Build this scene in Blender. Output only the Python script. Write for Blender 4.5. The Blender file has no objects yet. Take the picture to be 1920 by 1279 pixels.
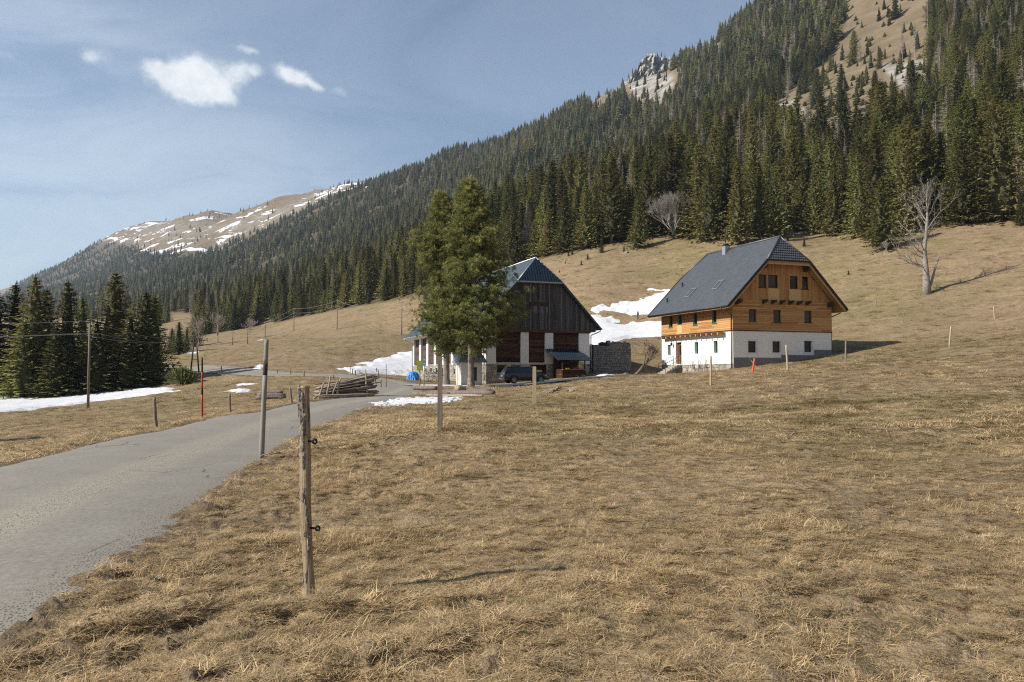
import bpy, math, random
import numpy as np
from mathutils import Vector, Matrix
R = math.radians
random.seed(7); RNG = np.random.default_rng(11)
SC = bpy.context.scene
COL = SC.collection
# ---------------------------------------------------------------- camera
EYE = 1.6
FPX = 28.0/36.0*1920.0
PITCH = math.atan(60.5/FPX)
cd = bpy.data.cameras.new('camera'); cam = bpy.data.objects.new('camera', cd); COL.objects.link(cam)
cd.lens = 28.0; cd.sensor_width = 36.0; cd.clip_start = 0.05; cd.clip_end = 30000
cam.location = (0, 0, EYE); cam.rotation_euler = (R(90)+PITCH, 0, 0)
SC.camera = cam
# ---------------------------------------------------------------- sky and sun
SUN_EL = R(36); SUN_AZ = math.atan2(-0.957, -0.29)          # direction towards the sun: x, y
SDIR = Vector((-0.957*math.cos(SUN_EL), -0.29*math.cos(SUN_EL), math.sin(SUN_EL))).normalized()
SC.view_settings.view_transform = 'Standard'; SC.view_settings.look = 'None'
SC.view_settings.exposure = 0.5; SC.view_settings.gamma = 1.0
W = bpy.data.worlds.new('World'); SC.world = W; W.use_nodes = True
def build_world():
    nt = W.node_tree; n = nt.nodes; L = nt.links; n.clear()
    out = n.new('ShaderNodeOutputWorld'); bg = n.new('ShaderNodeBackground')
    sky = n.new('ShaderNodeTexSky'); sky.sky_type = 'NISHITA'; sky.sun_disc = False
    sky.sun_elevation = SUN_EL; sky.sun_rotation = SUN_AZ; sky.altitude = 1100
    sky.air_density = 1.0; sky.dust_density = 1.0; sky.ozone_density = 1.0
    tc = n.new('ShaderNodeTexCoord')
    def math_(op, a, b=None, c=None):
        m = n.new('ShaderNodeMath'); m.operation = op
        for i, v in enumerate((a, b, c)):
            if v is None: continue
            if isinstance(v, (int, float)): m.inputs[i].default_value = v
            else: L.new(v, m.inputs[i])
        return m.outputs[0]
    def ramp(v, a, b):
        m = n.new('ShaderNodeMapRange'); m.interpolation_type = 'SMOOTHSTEP'
        L.new(v, m.inputs[0]); m.inputs[1].default_value = a; m.inputs[2].default_value = b
        return m.outputs[0]
    def noise(vec, sc, det, rough, dist=0.0):
        t = n.new('ShaderNodeTexNoise'); L.new(vec, t.inputs['Vector'])
        t.inputs['Scale'].default_value = sc; t.inputs['Detail'].default_value = det
        t.inputs['Roughness'].default_value = rough; t.inputs['Distortion'].default_value = dist
        return t.outputs['Fac']
    def vmap(rot, scale):
        m = n.new('ShaderNodeMapping'); L.new(tc.outputs['Generated'], m.inputs['Vector'])
        m.inputs['Rotation'].default_value = rot; m.inputs['Scale'].default_value = scale
        return m.outputs[0]
    # thin cirrus veil over the whole sky, streaked
    c1 = noise(vmap((0.2, 0.75, 0.5), (1.0, 1.9, 2.6)), 1.5, 6, 0.55, .8)
    c2 = noise(vmap((0.1, 0.5, 0.2), (1.2, 2.0, 6.0)), 0.7, 4, 0.5, 0.3)
    veil = math_('MULTIPLY', ramp(c1, 0.30, 0.80), ramp(c2, 0.34, 0.60))
    # broad thin sheets of high cloud lying over the lower sky
    sheet = None
    for (d, rx, rz) in ((todir(60, 370), .34, .12), (todir(420, 380), .32, .09), (todir(-500, 300), .5, .2), (todir(2600, 200), .5, .2), (todir(30, 30), .16, .05)):
        s = n.new('ShaderNodeVectorMath'); s.operation = 'SUBTRACT'; L.new(tc.outputs['Generated'], s.inputs[0]); s.inputs[1].default_value = d
        m = n.new('ShaderNodeVectorMath'); m.operation = 'MULTIPLY'; L.new(s.outputs[0], m.inputs[0]); m.inputs[1].default_value = (1/rx, 1/rx, 1/rz)
        ln = n.new('ShaderNodeVectorMath'); ln.operation = 'LENGTH'; L.new(m.outputs[0], ln.inputs[0])
        v = math_('EXPONENT', math_('MULTIPLY', math_('POWER', ln.outputs['Value'], 2.0), -1.2)); sheet = v if sheet is None else math_('ADD', sheet, v)
    streak = noise(vmap((0.3, -0.5, 0.4), (1.2, 3.0, 6.0)), 2.2, 8, 0.62, 0.9)
    veil = math_('ADD', math_('MULTIPLY', veil, .6), math_('MULTIPLY', sheet, math_('ADD', math_('MULTIPLY', ramp(streak, .3, .75), .9), .2)))
    veil = math_('SUBTRACT', 1.0, math_('EXPONENT', math_('MULTIPLY', veil, -.8)))
    # a few fair-weather clouds where the photograph shows them (directions on the sky sphere)
    blobs = CLOUDS
    warp = n.new('ShaderNodeTexNoise'); L.new(tc.outputs['Generated'], warp.inputs['Vector'])
    warp.inputs['Scale'].default_value = 22; warp.inputs['Detail'].default_value = 8; warp.inputs['Roughness'].default_value = 0.58
    sub = n.new('ShaderNodeVectorMath'); sub.operation = 'SUBTRACT'; L.new(warp.outputs['Color'], sub.inputs[0]); sub.inputs[1].default_value = (.5, .5, .5)
    scl = n.new('ShaderNodeVectorMath'); scl.operation = 'SCALE'; L.new(sub.outputs[0], scl.inputs[0]); scl.inputs['Scale'].default_value = 0.03
    add = n.new('ShaderNodeVectorMath'); add.operation = 'ADD'; L.new(tc.outputs['Generated'], add.inputs[0]); L.new(scl.outputs[0], add.inputs[1])
    acc = None
    for (d, rx, rz, wgt) in blobs:
        s = n.new('ShaderNodeVectorMath'); s.operation = 'SUBTRACT'; L.new(add.outputs[0], s.inputs[0]); s.inputs[1].default_value = d
        m = n.new('ShaderNodeVectorMath'); m.operation = 'MULTIPLY'; L.new(s.outputs[0], m.inputs[0]); m.inputs[1].default_value = (1/rx, 1/rx, 1/rz)
        ln = n.new('ShaderNodeVectorMath'); ln.operation = 'LENGTH'; L.new(m.outputs[0], ln.inputs[0])
        v = math_('MULTIPLY', math_('EXPONENT', math_('MULTIPLY', math_('POWER', ln.outputs['Value'], 2.0), -1.5)), wgt)
        acc = v if acc is None else math_('ADD', acc, v)
    fine = noise(tc.outputs['Generated'], 70, 7, 0.6)
    lump = noise(tc.outputs['Generated'], 26, 5, 0.6)
    fld = math_('ADD', math_('SUBTRACT', math_('MINIMUM', acc, 1.15), 0.56), math_('ADD', math_('MULTIPLY', math_('SUBTRACT', fine, 0.5), 0.75), math_('MULTIPLY', math_('SUBTRACT', lump, 0.5), .7)))
    cum = ramp(fld, -0.24, 0.55)
    # cloud bodies: a touch greyer where they are thin
    cbody = n.new('ShaderNodeMixRGB'); L.new(ramp(fld, 0.05, 1.05), cbody.inputs[0])
    cbody.inputs[1].default_value = (5.6, 6.2, 6.9, 1); cbody.inputs[2].default_value = (8.8, 8.9, 9.0, 1)
    hsv = n.new('ShaderNodeHueSaturation'); hsv.inputs['Saturation'].default_value = 1.08; hsv.inputs['Value'].default_value = 0.95
    L.new(sky.outputs[0], hsv.inputs['Color'])
    m1 = n.new('ShaderNodeMixRGB'); L.new(math_('MULTIPLY', veil, 0.55), m1.inputs[0]); L.new(hsv.outputs[0], m1.inputs[1])
    m1.inputs[2].default_value = (7.4, 8.2, 8.9, 1)
    m2 = n.new('ShaderNodeMixRGB'); L.new(cum, m2.inputs[0]); L.new(m1.outputs[0], m2.inputs[1]); L.new(cbody.outputs[0], m2.inputs[2])
    L.new(m2.outputs[0], bg.inputs[0]); bg.inputs[1].default_value = 0.086
    L.new(bg.outputs[0], out.inputs[0])
def ray(px, py):
    cx = (px-960)/FPX; cy = (639.5-py)/FPX
    return Vector((cx, math.cos(PITCH)-math.sin(PITCH)*cy, math.sin(PITCH)+math.cos(PITCH)*cy))
def at(px, py, Y):
    d = ray(px, py); s = Y/d.y
    return Vector((d.x*s, Y, EYE+d.z*s))
def todir(px, py):
    return tuple(ray(px, py).normalized())
CLOUDS = [(todir(285, 135), .024, .014, .8), (todir(320, 150), .030, .020, .9), (todir(365, 128), .030, .022, 1.0), (todir(355, 180), .030, .016, .8), (todir(400, 165), .034, .026, 1.0), (todir(430, 185), .020, .014, .6),
          (todir(452, 140), .022, .016, .8), (todir(482, 136), .014, .010, .6), (todir(540, 142), .020, .016, .95), (todir(568, 155), .020, .016, .9), (todir(598, 170), .014, .008, .7),
          (todir(452, 94), .012, .009, .8), (todir(476, 97), .010, .008, .7), (todir(165, 112), .018, .010, .62), (todir(195, 100), .020, .016, .62), (todir(640, 175), .011, .010, .75), (todir(10, 105), .024, .010, .55), (todir(110, 445), .02, .008, .5)]
build_world()
sl = bpy.data.lights.new('sun', 'SUN'); so = bpy.data.objects.new('sun', sl); COL.objects.link(so)
sl.energy = 5.0; sl.angle = R(0.53); sl.color = (1.0, 0.935, 0.83)
so.rotation_euler = (-SDIR).to_track_quat('-Z', 'Y').to_euler(); so.location = (-60, -20, 60)

SC.cycles.use_denoising = False; SC.cycles.filter_width = 1.15; SC.cycles.max_bounces = 6; SC.cycles.diffuse_bounces = 3; SC.cycles.glossy_bounces = 2; SC.cycles.transmission_bounces = 3; SC.cycles.volume_bounces = 0; SC.cycles.transparent_max_bounces = 4
# ---------------------------------------------------------------- helpers: objects
def tag(o, label=None, cat=None, group=None, kind=None):
    if label: o['label'] = label
    if cat: o['category'] = cat
    if group: o['group'] = group
    if kind: o['kind'] = kind
    return o
def empty(name, loc, rz=0.0, label=None, cat=None, group=None):
    o = bpy.data.objects.new(name, None); COL.objects.link(o)
    o.location = loc; o.rotation_euler = (0, 0, rz); o.empty_display_size = 0.2
    return tag(o, label, cat, group)
def new_obj(name, me, parent=None):
    o = bpy.data.objects.new(name, me); COL.objects.link(o)
    if parent is not None: o.parent = parent
    return o
def np_mesh(name, V, F, mats=(), smooth=False, fmat=None):
    """V n x 3, F list of arrays (each m x k) or one array"""
    me = bpy.data.meshes.new(name)
    V = np.asarray(V, dtype=np.float32)
    Fs = F if isinstance(F, list) else [F]
    Fs = [np.asarray(f, dtype=np.int32) for f in Fs if len(f)]
    me.vertices.add(len(V)); me.vertices.foreach_set('co', V.ravel())
    nl = sum(f.size for f in Fs); npoly = sum(len(f) for f in Fs)
    if npoly:
        me.loops.add(nl); me.polygons.add(npoly)
        me.loops.foreach_set('vertex_index', np.concatenate([f.ravel() for f in Fs]))
        tot = np.concatenate([np.full(len(f), f.shape[1], dtype=np.int32) for f in Fs])
        st = np.concatenate([[0], np.cumsum(tot)[:-1]]).astype(np.int32)
        me.polygons.foreach_set('loop_start', st)
        if fmat is not None: me.polygons.foreach_set('material_index', np.asarray(fmat, dtype=np.int32))
        if smooth: me.polygons.foreach_set('use_smooth', np.ones(npoly, dtype=bool))
    for m in mats: me.materials.append(m)
    me.update(calc_edges=True)
    return me
def add_attr(me, name, typ, data):
    a = me.attributes.new(name, typ, 'POINT')
    a.data.foreach_set('vector' if typ == 'FLOAT_VECTOR' else 'value', np.ascontiguousarray(data).ravel())
class MB:
    def __init__(s): s.v = []; s.f = []; s.m = []; s.cur = 0
    def face(s, pts):
        i = len(s.v); s.v += [tuple(p) for p in pts]; s.f.append(tuple(range(i, i+len(pts)))); s.m.append(s.cur); return s
    def box(s, x0, x1, y0, y1, z0, z1, M=None):
        P = [Vector((x, y, z)) for z in (z0, z1) for (x, y) in ((x0, y0), (x1, y0), (x1, y1), (x0, y1))]
        if M is not None: P = [M @ p for p in P]
        return s.hexa(P)
    def hexa(s, P):
        i = len(s.v); s.v += [tuple(p) for p in P]
        for q in ((0, 3, 2, 1), (4, 5, 6, 7), (0, 1, 5, 4), (1, 2, 6, 5), (2, 3, 7, 6), (3, 0, 4, 7)):
            s.f.append(tuple(i+k for k in q)); s.m.append(s.cur)
        return s
    def beam(s, a, b, w, h=None, up=(0, 0, 1)):
        a = Vector(a); b = Vector(b); h = w if h is None else h
        d = (b-a).normalized(); u = Vector(up)
        x = d.cross(u)
        if x.length < 1e-4: x = d.cross(Vector((0, 1, 0)))
        x.normalize(); z = x.cross(d)
        P = []
        for c in (a, b):
            P += [c-x*w/2-z*h/2, c+x*w/2-z*h/2, c+x*w/2+z*h/2, c-x*w/2+z*h/2]
        return s.hexa([P[0], P[1], P[2], P[3], P[4], P[5], P[6], P[7]])
    def tube(s, path, rad, n=8, cap=True, jit=0.0):
        path = [Vector(p) for p in path]
        if isinstance(rad, (int, float)): rad = [rad]*len(path)
        base = len(s.v); t0 = (path[1]-path[0]).normalized()
        ref = Vector((0, 0, 1)) if abs(t0.z) < .9 else Vector((1, 0, 0))
        x = t0.cross(ref).normalized()
        for i, p in enumerate(path):
            if i == 0: t = t0
            elif i == len(path)-1: t = (path[i]-path[i-1]).normalized()
            else: t = (path[i+1]-path[i-1]).normalized()
            x = (x - t*x.dot(t)).normalized(); y = t.cross(x)
            for k in range(n):
                a = 2*math.pi*k/n; r = rad[i]*(1+random.uniform(-jit, jit))
                s.v.append(tuple(p + x*math.cos(a)*r + y*math.sin(a)*r))
        for i in range(len(path)-1):
            for k in range(n):
                a = base+i*n+k; b = base+i*n+(k+1) % n
                s.f.append((a, b, b+n, a+n)); s.m.append(s.cur)
        if cap:
            s.f.append(tuple(base+k for k in reversed(range(n)))); s.m.append(s.cur)
            e = base+(len(path)-1)*n; s.f.append(tuple(e+k for k in range(n))); s.m.append(s.cur)
        return s
    def build(s, name, mat, parent=None, smooth=False, bevel=0):
        me = bpy.data.meshes.new(name); me.from_pydata(s.v, [], s.f)
        for m in (mat if isinstance(mat, (list, tuple)) else [mat]): me.materials.append(m)
        me.polygons.foreach_set('material_index', s.m)
        if smooth: me.polygons.foreach_set('use_smooth', [True]*len(s.f))
        me.update()
        o = new_obj(name, me, parent)
        if bevel:
            b = o.modifiers.new('bevel', 'BEVEL'); b.width = bevel; b.segments = 1; b.limit_method = 'ANGLE'
        return o
# ---------------------------------------------------------------- helpers: noise
def _hash(ix, iy, seed):
    h = (ix.astype(np.int64)*374761393 + iy.astype(np.int64)*668265263 + seed*1442695041) & 0xffffffff
    h = ((h ^ (h >> 13))*1274126177) & 0xffffffff
    return ((h ^ (h >> 16)) & 0xffff)/65535.0
def vnoise(x, y, seed=0):
    ix = np.floor(x); iy = np.floor(y); fx = x-ix; fy = y-iy
    ux = fx*fx*fx*(fx*(fx*6-15)+10); uy = fy*fy*fy*(fy*(fy*6-15)+10)
    a = _hash(ix, iy, seed); b = _hash(ix+1, iy, seed); c = _hash(ix, iy+1, seed); d = _hash(ix+1, iy+1, seed)
    return (a*(1-ux)+b*ux)*(1-uy)+(c*(1-ux)+d*ux)*uy*1.0 - 0.5
def fbm(x, y, oct=4, seed=0, gain=0.5):
    t = 0; a = 1.0
    for o in range(oct):
        t = t + a*vnoise(x*1.0*(2.03**o)+17.3*o, y*(2.03**o)-9.1*o, seed+o); a *= gain
    return t
# ---------------------------------------------------------------- helpers: materials
def srgb(r, g, b):
    f = lambda c: (c/255/12.92) if c/255 <= .04045 else ((c/255+.055)/1.055)**2.4
    return (f(r), f(g), f(b), 1)
class NT:
    def __init__(s, name, rough=0.8, spec=0.3):
        s.mat = bpy.data.materials.new(name); s.mat.use_nodes = True; s.n = s.mat.node_tree.nodes; s.L = s.mat.node_tree.links
        s.b = s.n['Principled BSDF']; s.b.inputs['Roughness'].default_value = rough; s.b.inputs['Specular IOR Level'].default_value = spec
        s.tc = s.n.new('ShaderNodeTexCoord'); s.out = s.n['Material Output']
    def geo(s): 
        return s.n.new('ShaderNodeNewGeometry').outputs['Position']
    def mapping(s, src, scale=(1, 1, 1), rot=(0, 0, 0)):
        m = s.n.new('ShaderNodeMapping'); s.L.new(src, m.inputs[0]); m.inputs['Scale'].default_value = scale; m.inputs['Rotation'].default_value = rot
        return m.outputs[0]
    def noise(s, vec, scale, det=4, rough=.55, dist=0, out='Fac'):
        t = s.n.new('ShaderNodeTexNoise'); s.L.new(vec, t.inputs['Vector']); t.inputs['Scale'].default_value = scale
        t.inputs['Detail'].default_value = det; t.inputs['Roughness'].default_value = rough; t.inputs['Distortion'].default_value = dist
        return t.outputs[out]
    def voro(s, vec, scale, feature='F1', out='Distance', rnd=1.0):
        t = s.n.new('ShaderNodeTexVoronoi'); t.feature = feature; s.L.new(vec, t.inputs['Vector']); t.inputs['Scale'].default_value = scale
        t.inputs['Randomness'].default_value = rnd
        return t.outputs[out]
    def ramp(s, v, stops):
        r = s.n.new('ShaderNodeValToRGB'); s.L.new(v, r.inputs[0]); e = r.color_ramp.elements
        while len(e) < len(stops): e.new(0.5)
        for k, (p, c) in enumerate(stops):
            e[k].position = p; e[k].color = c if len(c) == 4 else (*c, 1)
        return r.outputs[0]
    def mr(s, v, a, b, c=0.0, d=1.0):
        m = s.n.new('ShaderNodeMapRange'); m.interpolation_type = 'SMOOTHSTEP'; s.L.new(v, m.inputs[0])
        for k, q in enumerate((a, b, c, d)): m.inputs[1+k].default_value = q
        return m.outputs[0]
    def math(s, op, a, b=None):
        m = s.n.new('ShaderNodeMath'); m.operation = op
        for i, v in enumerate((a, b)):
            if v is None: continue
            if isinstance(v, (int, float)): m.inputs[i].default_value = v
            else: s.L.new(v, m.inputs[i])
        return m.outputs[0]
    def mix(s, f, a, b, mode='MIX'):
        m = s.n.new('ShaderNodeMixRGB'); m.blend_type = mode
        for i, v in enumerate((f, a, b)):
            if isinstance(v, (int, float)): m.inputs[i].default_value = v
            elif isinstance(v, tuple): m.inputs[i].default_value = v if len(v) == 4 else (*v, 1)
            else: s.L.new(v, m.inputs[i])
        return m.outputs[0]
    def attr(s, name, out='Fac'):
        a = s.n.new('ShaderNodeAttribute'); a.attribute_name = name; return a.outputs[out]
    def rand(s):
        return s.n.new('ShaderNodeObjectInfo').outputs['Random']
    def color(s, c):
        if isinstance(c, tuple): s.b.inputs['Base Color'].default_value = c if len(c) == 4 else (*c, 1)
        else: s.L.new(c, s.b.inputs['Base Color'])
        return s
    def bump(s, h, strength=.5, dist=.05):
        b = s.n.new('ShaderNodeBump'); s.L.new(h, b.inputs['Height']); b.inputs['Strength'].default_value = strength; b.inputs['Distance'].default_value = dist
        s.L.new(b.outputs[0], s.b.inputs['Normal']); return s
def simple(name, c1, c2=None, scale=3, rough=.8, bump=0, stretch=(1, 1, 1), spec=.3, metal=0, det=5):
    t = NT(name, rough, spec); t.b.inputs['Metallic'].default_value = metal
    if c2 is None: c2 = tuple(x*.8 for x in c1[:3])
    v = t.noise(t.mapping(t.tc.outputs['Object'], stretch), scale, det, .6)
    t.color(t.ramp(v, [(.3, c1), (.7, c2)]))
    if bump: t.bump(v, bump, .03)
    return t.mat
# ================================================================ TERRAIN
CP = [  # pixel x, pixel y, distance ahead in metres
 (583,1122,5.66),(0,1195,4.83),(0,885,12.9),(200,822,19.6),(400,782,29.1),(490,862,14.75),(560,818,20.2),(640,783,28.8),(400,915,11.1),(700,757,42),(560,759,40.5),(825,810,17),(1002,757,32),(1333,722,41),(1477,695,46.6),
 (1585,681,54),(1780,650,60),(1865,600,89),(1920,1279,4.2),(1920,905,9.5),(1500,905,9.6),(1920,712,30),(1200,850,13),(1250,775,25),(960,1279,4.1),(300,1279,4.1),
 (1020,722,74),(1180,704,73),(1100,716,62),(1246,699,90),(1375,692,77),(1375,696,66),(1480,687,64),(1250,705,66),(1560,668,81),(885,726,73),(910,720,83),(790,709,110),(1110,700,88),
 (165,767,74),(0,779,64),(165,731,106),(0,842,25),(293,800,35),(300,733,92),(440,735,62),(450,691,110),(640,702,88),(725,712,78),(508,748,51),(640,746,52),(350,689,125),
 (380,648,230),(500,622,262),(630,592,236),(760,570,215),(1030,490,190),(700,640,135),(560,640,160),(753,628,190),(1150,540,155),(1200,603,140),(1150,642,110),(1600,520,125),(1738,550,107),
 (1500,440,175),(1660,470,135),(1800,420,145),(1920,412,140),(1250,455,180),(1380,455,165),
 (1030,400,400),(1030,300,800),(1030,238,1300),(1380,310,330),(1380,190,620),(1400,85,1050),(1225,160,1200),(1650,250,300),(1650,100,520),(1650,-70,950),(1900,250,260),(1900,0,480),(1900,-220,800),
 (700,490,600),(700,410,1000),(740,356,1600),(670,360,1750),(560,386,2000),(450,560,520),(450,510,950),(450,460,1500),(440,410,2300),(380,418,2450),(200,605,600),(200,550,1200),(200,500,2100),(290,419,2600),(225,437,2650),(160,474,2700),(70,516,2800),
 (0,565,2600),(-150,605,2700),(0,527,4000),(60,524,4100),(-120,528,4000),(-300,550,3800),(-900,610,3800),
 (800,340,1500),(880,306,1400),(960,266,1320),(1120,206,1240),(1170,186,1210),(1280,160,1140),(1330,150,1100),(1360,150,1080),(1440,45,1030),(1520,-50,1000),(480,415,2150),(520,400,2080),(600,372,1900),(640,366,1800),
 (1120,300,760),(1280,240,640),(1200,330,480),(880,380,700),(880,330,1050),(1500,200,470)]
WP = [(-300,100,-3),(-120,60,-2),(-800,400,-5),(-1500,1200,0),(-2500,3000,40),(0,-50,-.5),(-100,-100,-3),(200,-100,35),(100,-60,14),(60,0,6),(30,5,2.4),(300,0,90),(600,300,330),(1200,300,560),(-25,2,-.9),(-60,-20,-2)]
_c = [tuple(at(*c)) for c in CP] + [tuple(map(float, w)) for w in WP]
for c in list(_c):
    if c[2] > 330 and c[1] < 3500 and c[0] < 1000:                            # behind the ridge line the ground falls away
        _c.append((c[0]*1.12, c[1]*1.12, c[2]*0.93)); _c.append((c[0]*1.35, c[1]*1.35, c[2]*0.75))
_c = np.array(_c)
_CX, _CY, _CZ = _c[:, 0], _c[:, 1], _c[:, 2]
def _warp(x, y):
    r = np.hypot(x, y)+1e-6; return np.stack([x/r*np.minimum(1, r/2), y/r*np.minimum(1, r/2), .6*np.log(r+4)], -1), r+8.0
_CW, _CD = _warp(_CX, _CY)
def _phi(w):
    return np.sqrt(np.maximum((w**2).sum(1)[:, None]+(_CW**2).sum(1)-2*(w @ _CW.T), 0)+.045**2)
_n = len(_c); _A = np.zeros((_n+4, _n+4)); _A[:_n, :_n] = _phi(_CW)
_P = np.concatenate([np.ones((_n, 1)), _CW], 1); _A[:_n, _n:] = _P; _A[_n:, :_n] = _P.T
_W = np.linalg.solve(_A, np.concatenate([_CZ/_CD, np.zeros(4)]))
def base(x, y):
    x = np.atleast_1d(np.asarray(x, float)); y = np.atleast_1d(np.asarray(y, float)); out = np.empty(len(x))
    for i in range(0, len(x), 10000):
        s = slice(i, i+10000); w, d = _warp(x[s], y[s]); out[s] = (_phi(w) @ _W[:_n] + _W[_n] + w @ _W[_n+1:])*d
    return out
def sstep(v, a, b):
    t = np.clip((v-a)/(b-a), 0, 1); return t*t*(3-2*t)
def HH(x, y):
    """height of the ground (without the small clumps)"""
    x = np.atleast_1d(np.asarray(x, float)); y = np.atleast_1d(np.asarray(y, float))
    r = np.hypot(x, y); z = base(x, y)
    mid = sstep(r, 95, 150)
    z = z + mid*(fbm(x/22, y/22, 3, 5)*0.9 + fbm(x/7, y/7, 2, 15)*.22)*(1-sstep(r, 400, 600)*.3)
    far = sstep(r, 260, 700)
    u = x*0.86+y*0.5; v = -x*0.5+y*0.86
    z = z + far*(fbm(u/170, v/60, 4, 31)*15*np.clip(r/1400, .25, 1.1))
    z = np.where(z > 600, 600+110*np.tanh((z-600)/110), z)       # the summits beyond the frame stay below the top of the haze
    return z
def H(x, y): return float(HH([x], [y])[0])
def gnd(px, py, y0=3.0, y1=4000.0):
    """the point of the ground seen at a pixel"""
    d = ray(px, py); Y = np.exp(np.linspace(math.log(y0), math.log(y1), 700)); s = Y/d.y
    g = EYE+d.z*s - HH(d.x*s, Y)
    k = np.argmax(g < 0)
    if g[k] >= 0: k = len(Y)-1
    if k == 0: a = Y[0]
    else: a = Y[k-1]+(Y[k]-Y[k-1])*g[k-1]/(g[k-1]-g[k]+1e-9)
    s = a/d.y
    return Vector((d.x*s, a, H(d.x*s, a)))
def project(x, y, z):
    zz = z-EYE; f = y*math.cos(PITCH)+zz*math.sin(PITCH); u = -y*math.sin(PITCH)+zz*math.cos(PITCH)
    f = np.where(f < 1e-3, 1e-3, f)
    return 960+FPX*x/f, 639.5-FPX*u/f
def in_poly(px, py, poly):
    poly = np.asarray(poly, float); ins = np.zeros(len(px), bool); j = len(poly)-1
    for i in range(len(poly)):
        xi, yi = poly[i]; xj, yj = poly[j]
        c = ((yi > py) != (yj > py)) & (px < (xj-xi)*(py-yi)/(yj-yi+1e-12)+xi); ins ^= c; j = i
    return ins
def poly_sd(x, y, poly):
    """signed distance to a closed polygon, positive inside"""
    poly = np.asarray(poly, float); d = np.full(len(x), 1e9); j = len(poly)-1
    for i in range(len(poly)):
        a = poly[j]; b = poly[i]; ab = b-a; t = np.clip(((x-a[0])*ab[0]+(y-a[1])*ab[1])/(ab@ab+1e-12), 0, 1)
        d = np.minimum(d, np.hypot(x-a[0]-t*ab[0], y-a[1]-t*ab[1])); j = i
    return np.where(in_poly(x, y, poly), d, -d)
def line_dist(x, y, pts):
    d = np.full(len(x), 1e9)
    for a, b in zip(pts[:-1], pts[1:]):
        ab = b-a; t = np.clip(((x-a[0])*ab[0]+(y-a[1])*ab[1])/(ab@ab), 0, 1)
        d = np.minimum(d, np.hypot(x-a[0]-t*ab[0], y-a[1]-t*ab[1]))
    return d
def catmull(P, n=10):
    P = [np.array(p, float) for p in P]; P = [2*P[0]-P[1]]+P+[2*P[-1]-P[-2]]; out = []
    for i in range(1, len(P)-2):
        for t in np.arange(n)/n:
            out.append(.5*((2*P[i])+(-P[i-1]+P[i+1])*t+(2*P[i-1]-5*P[i]+4*P[i+1]-P[i+2])*t*t+(-P[i-1]+3*P[i]-3*P[i+1]+P[i+2])*t**3))
    out.append(P[-2]); return np.array(out)
ROAD = catmull([(-.2,-40),(-2.4,-20),(-3.75,-8),(-5.25,5),(-6.35,12),(-7.5,20),(-8.4,29),(-9.2,42),(-9.1,55),(-9.3,66),(-12.0,76),(-18.9,85),(-26.6,95),(-37.6,108),(-51,124),(-80,148),(-120,170)], 14)
ROAD_W = 2.1
PATH = catmull([(-8.5,68),(-4.5,74.5),(0.0,78.0),(4,79.5),(8,79.0),(11.5,77.5),(15.5,80.5),(17.5,85)], 8)
PATH_W = 1.25
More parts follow.
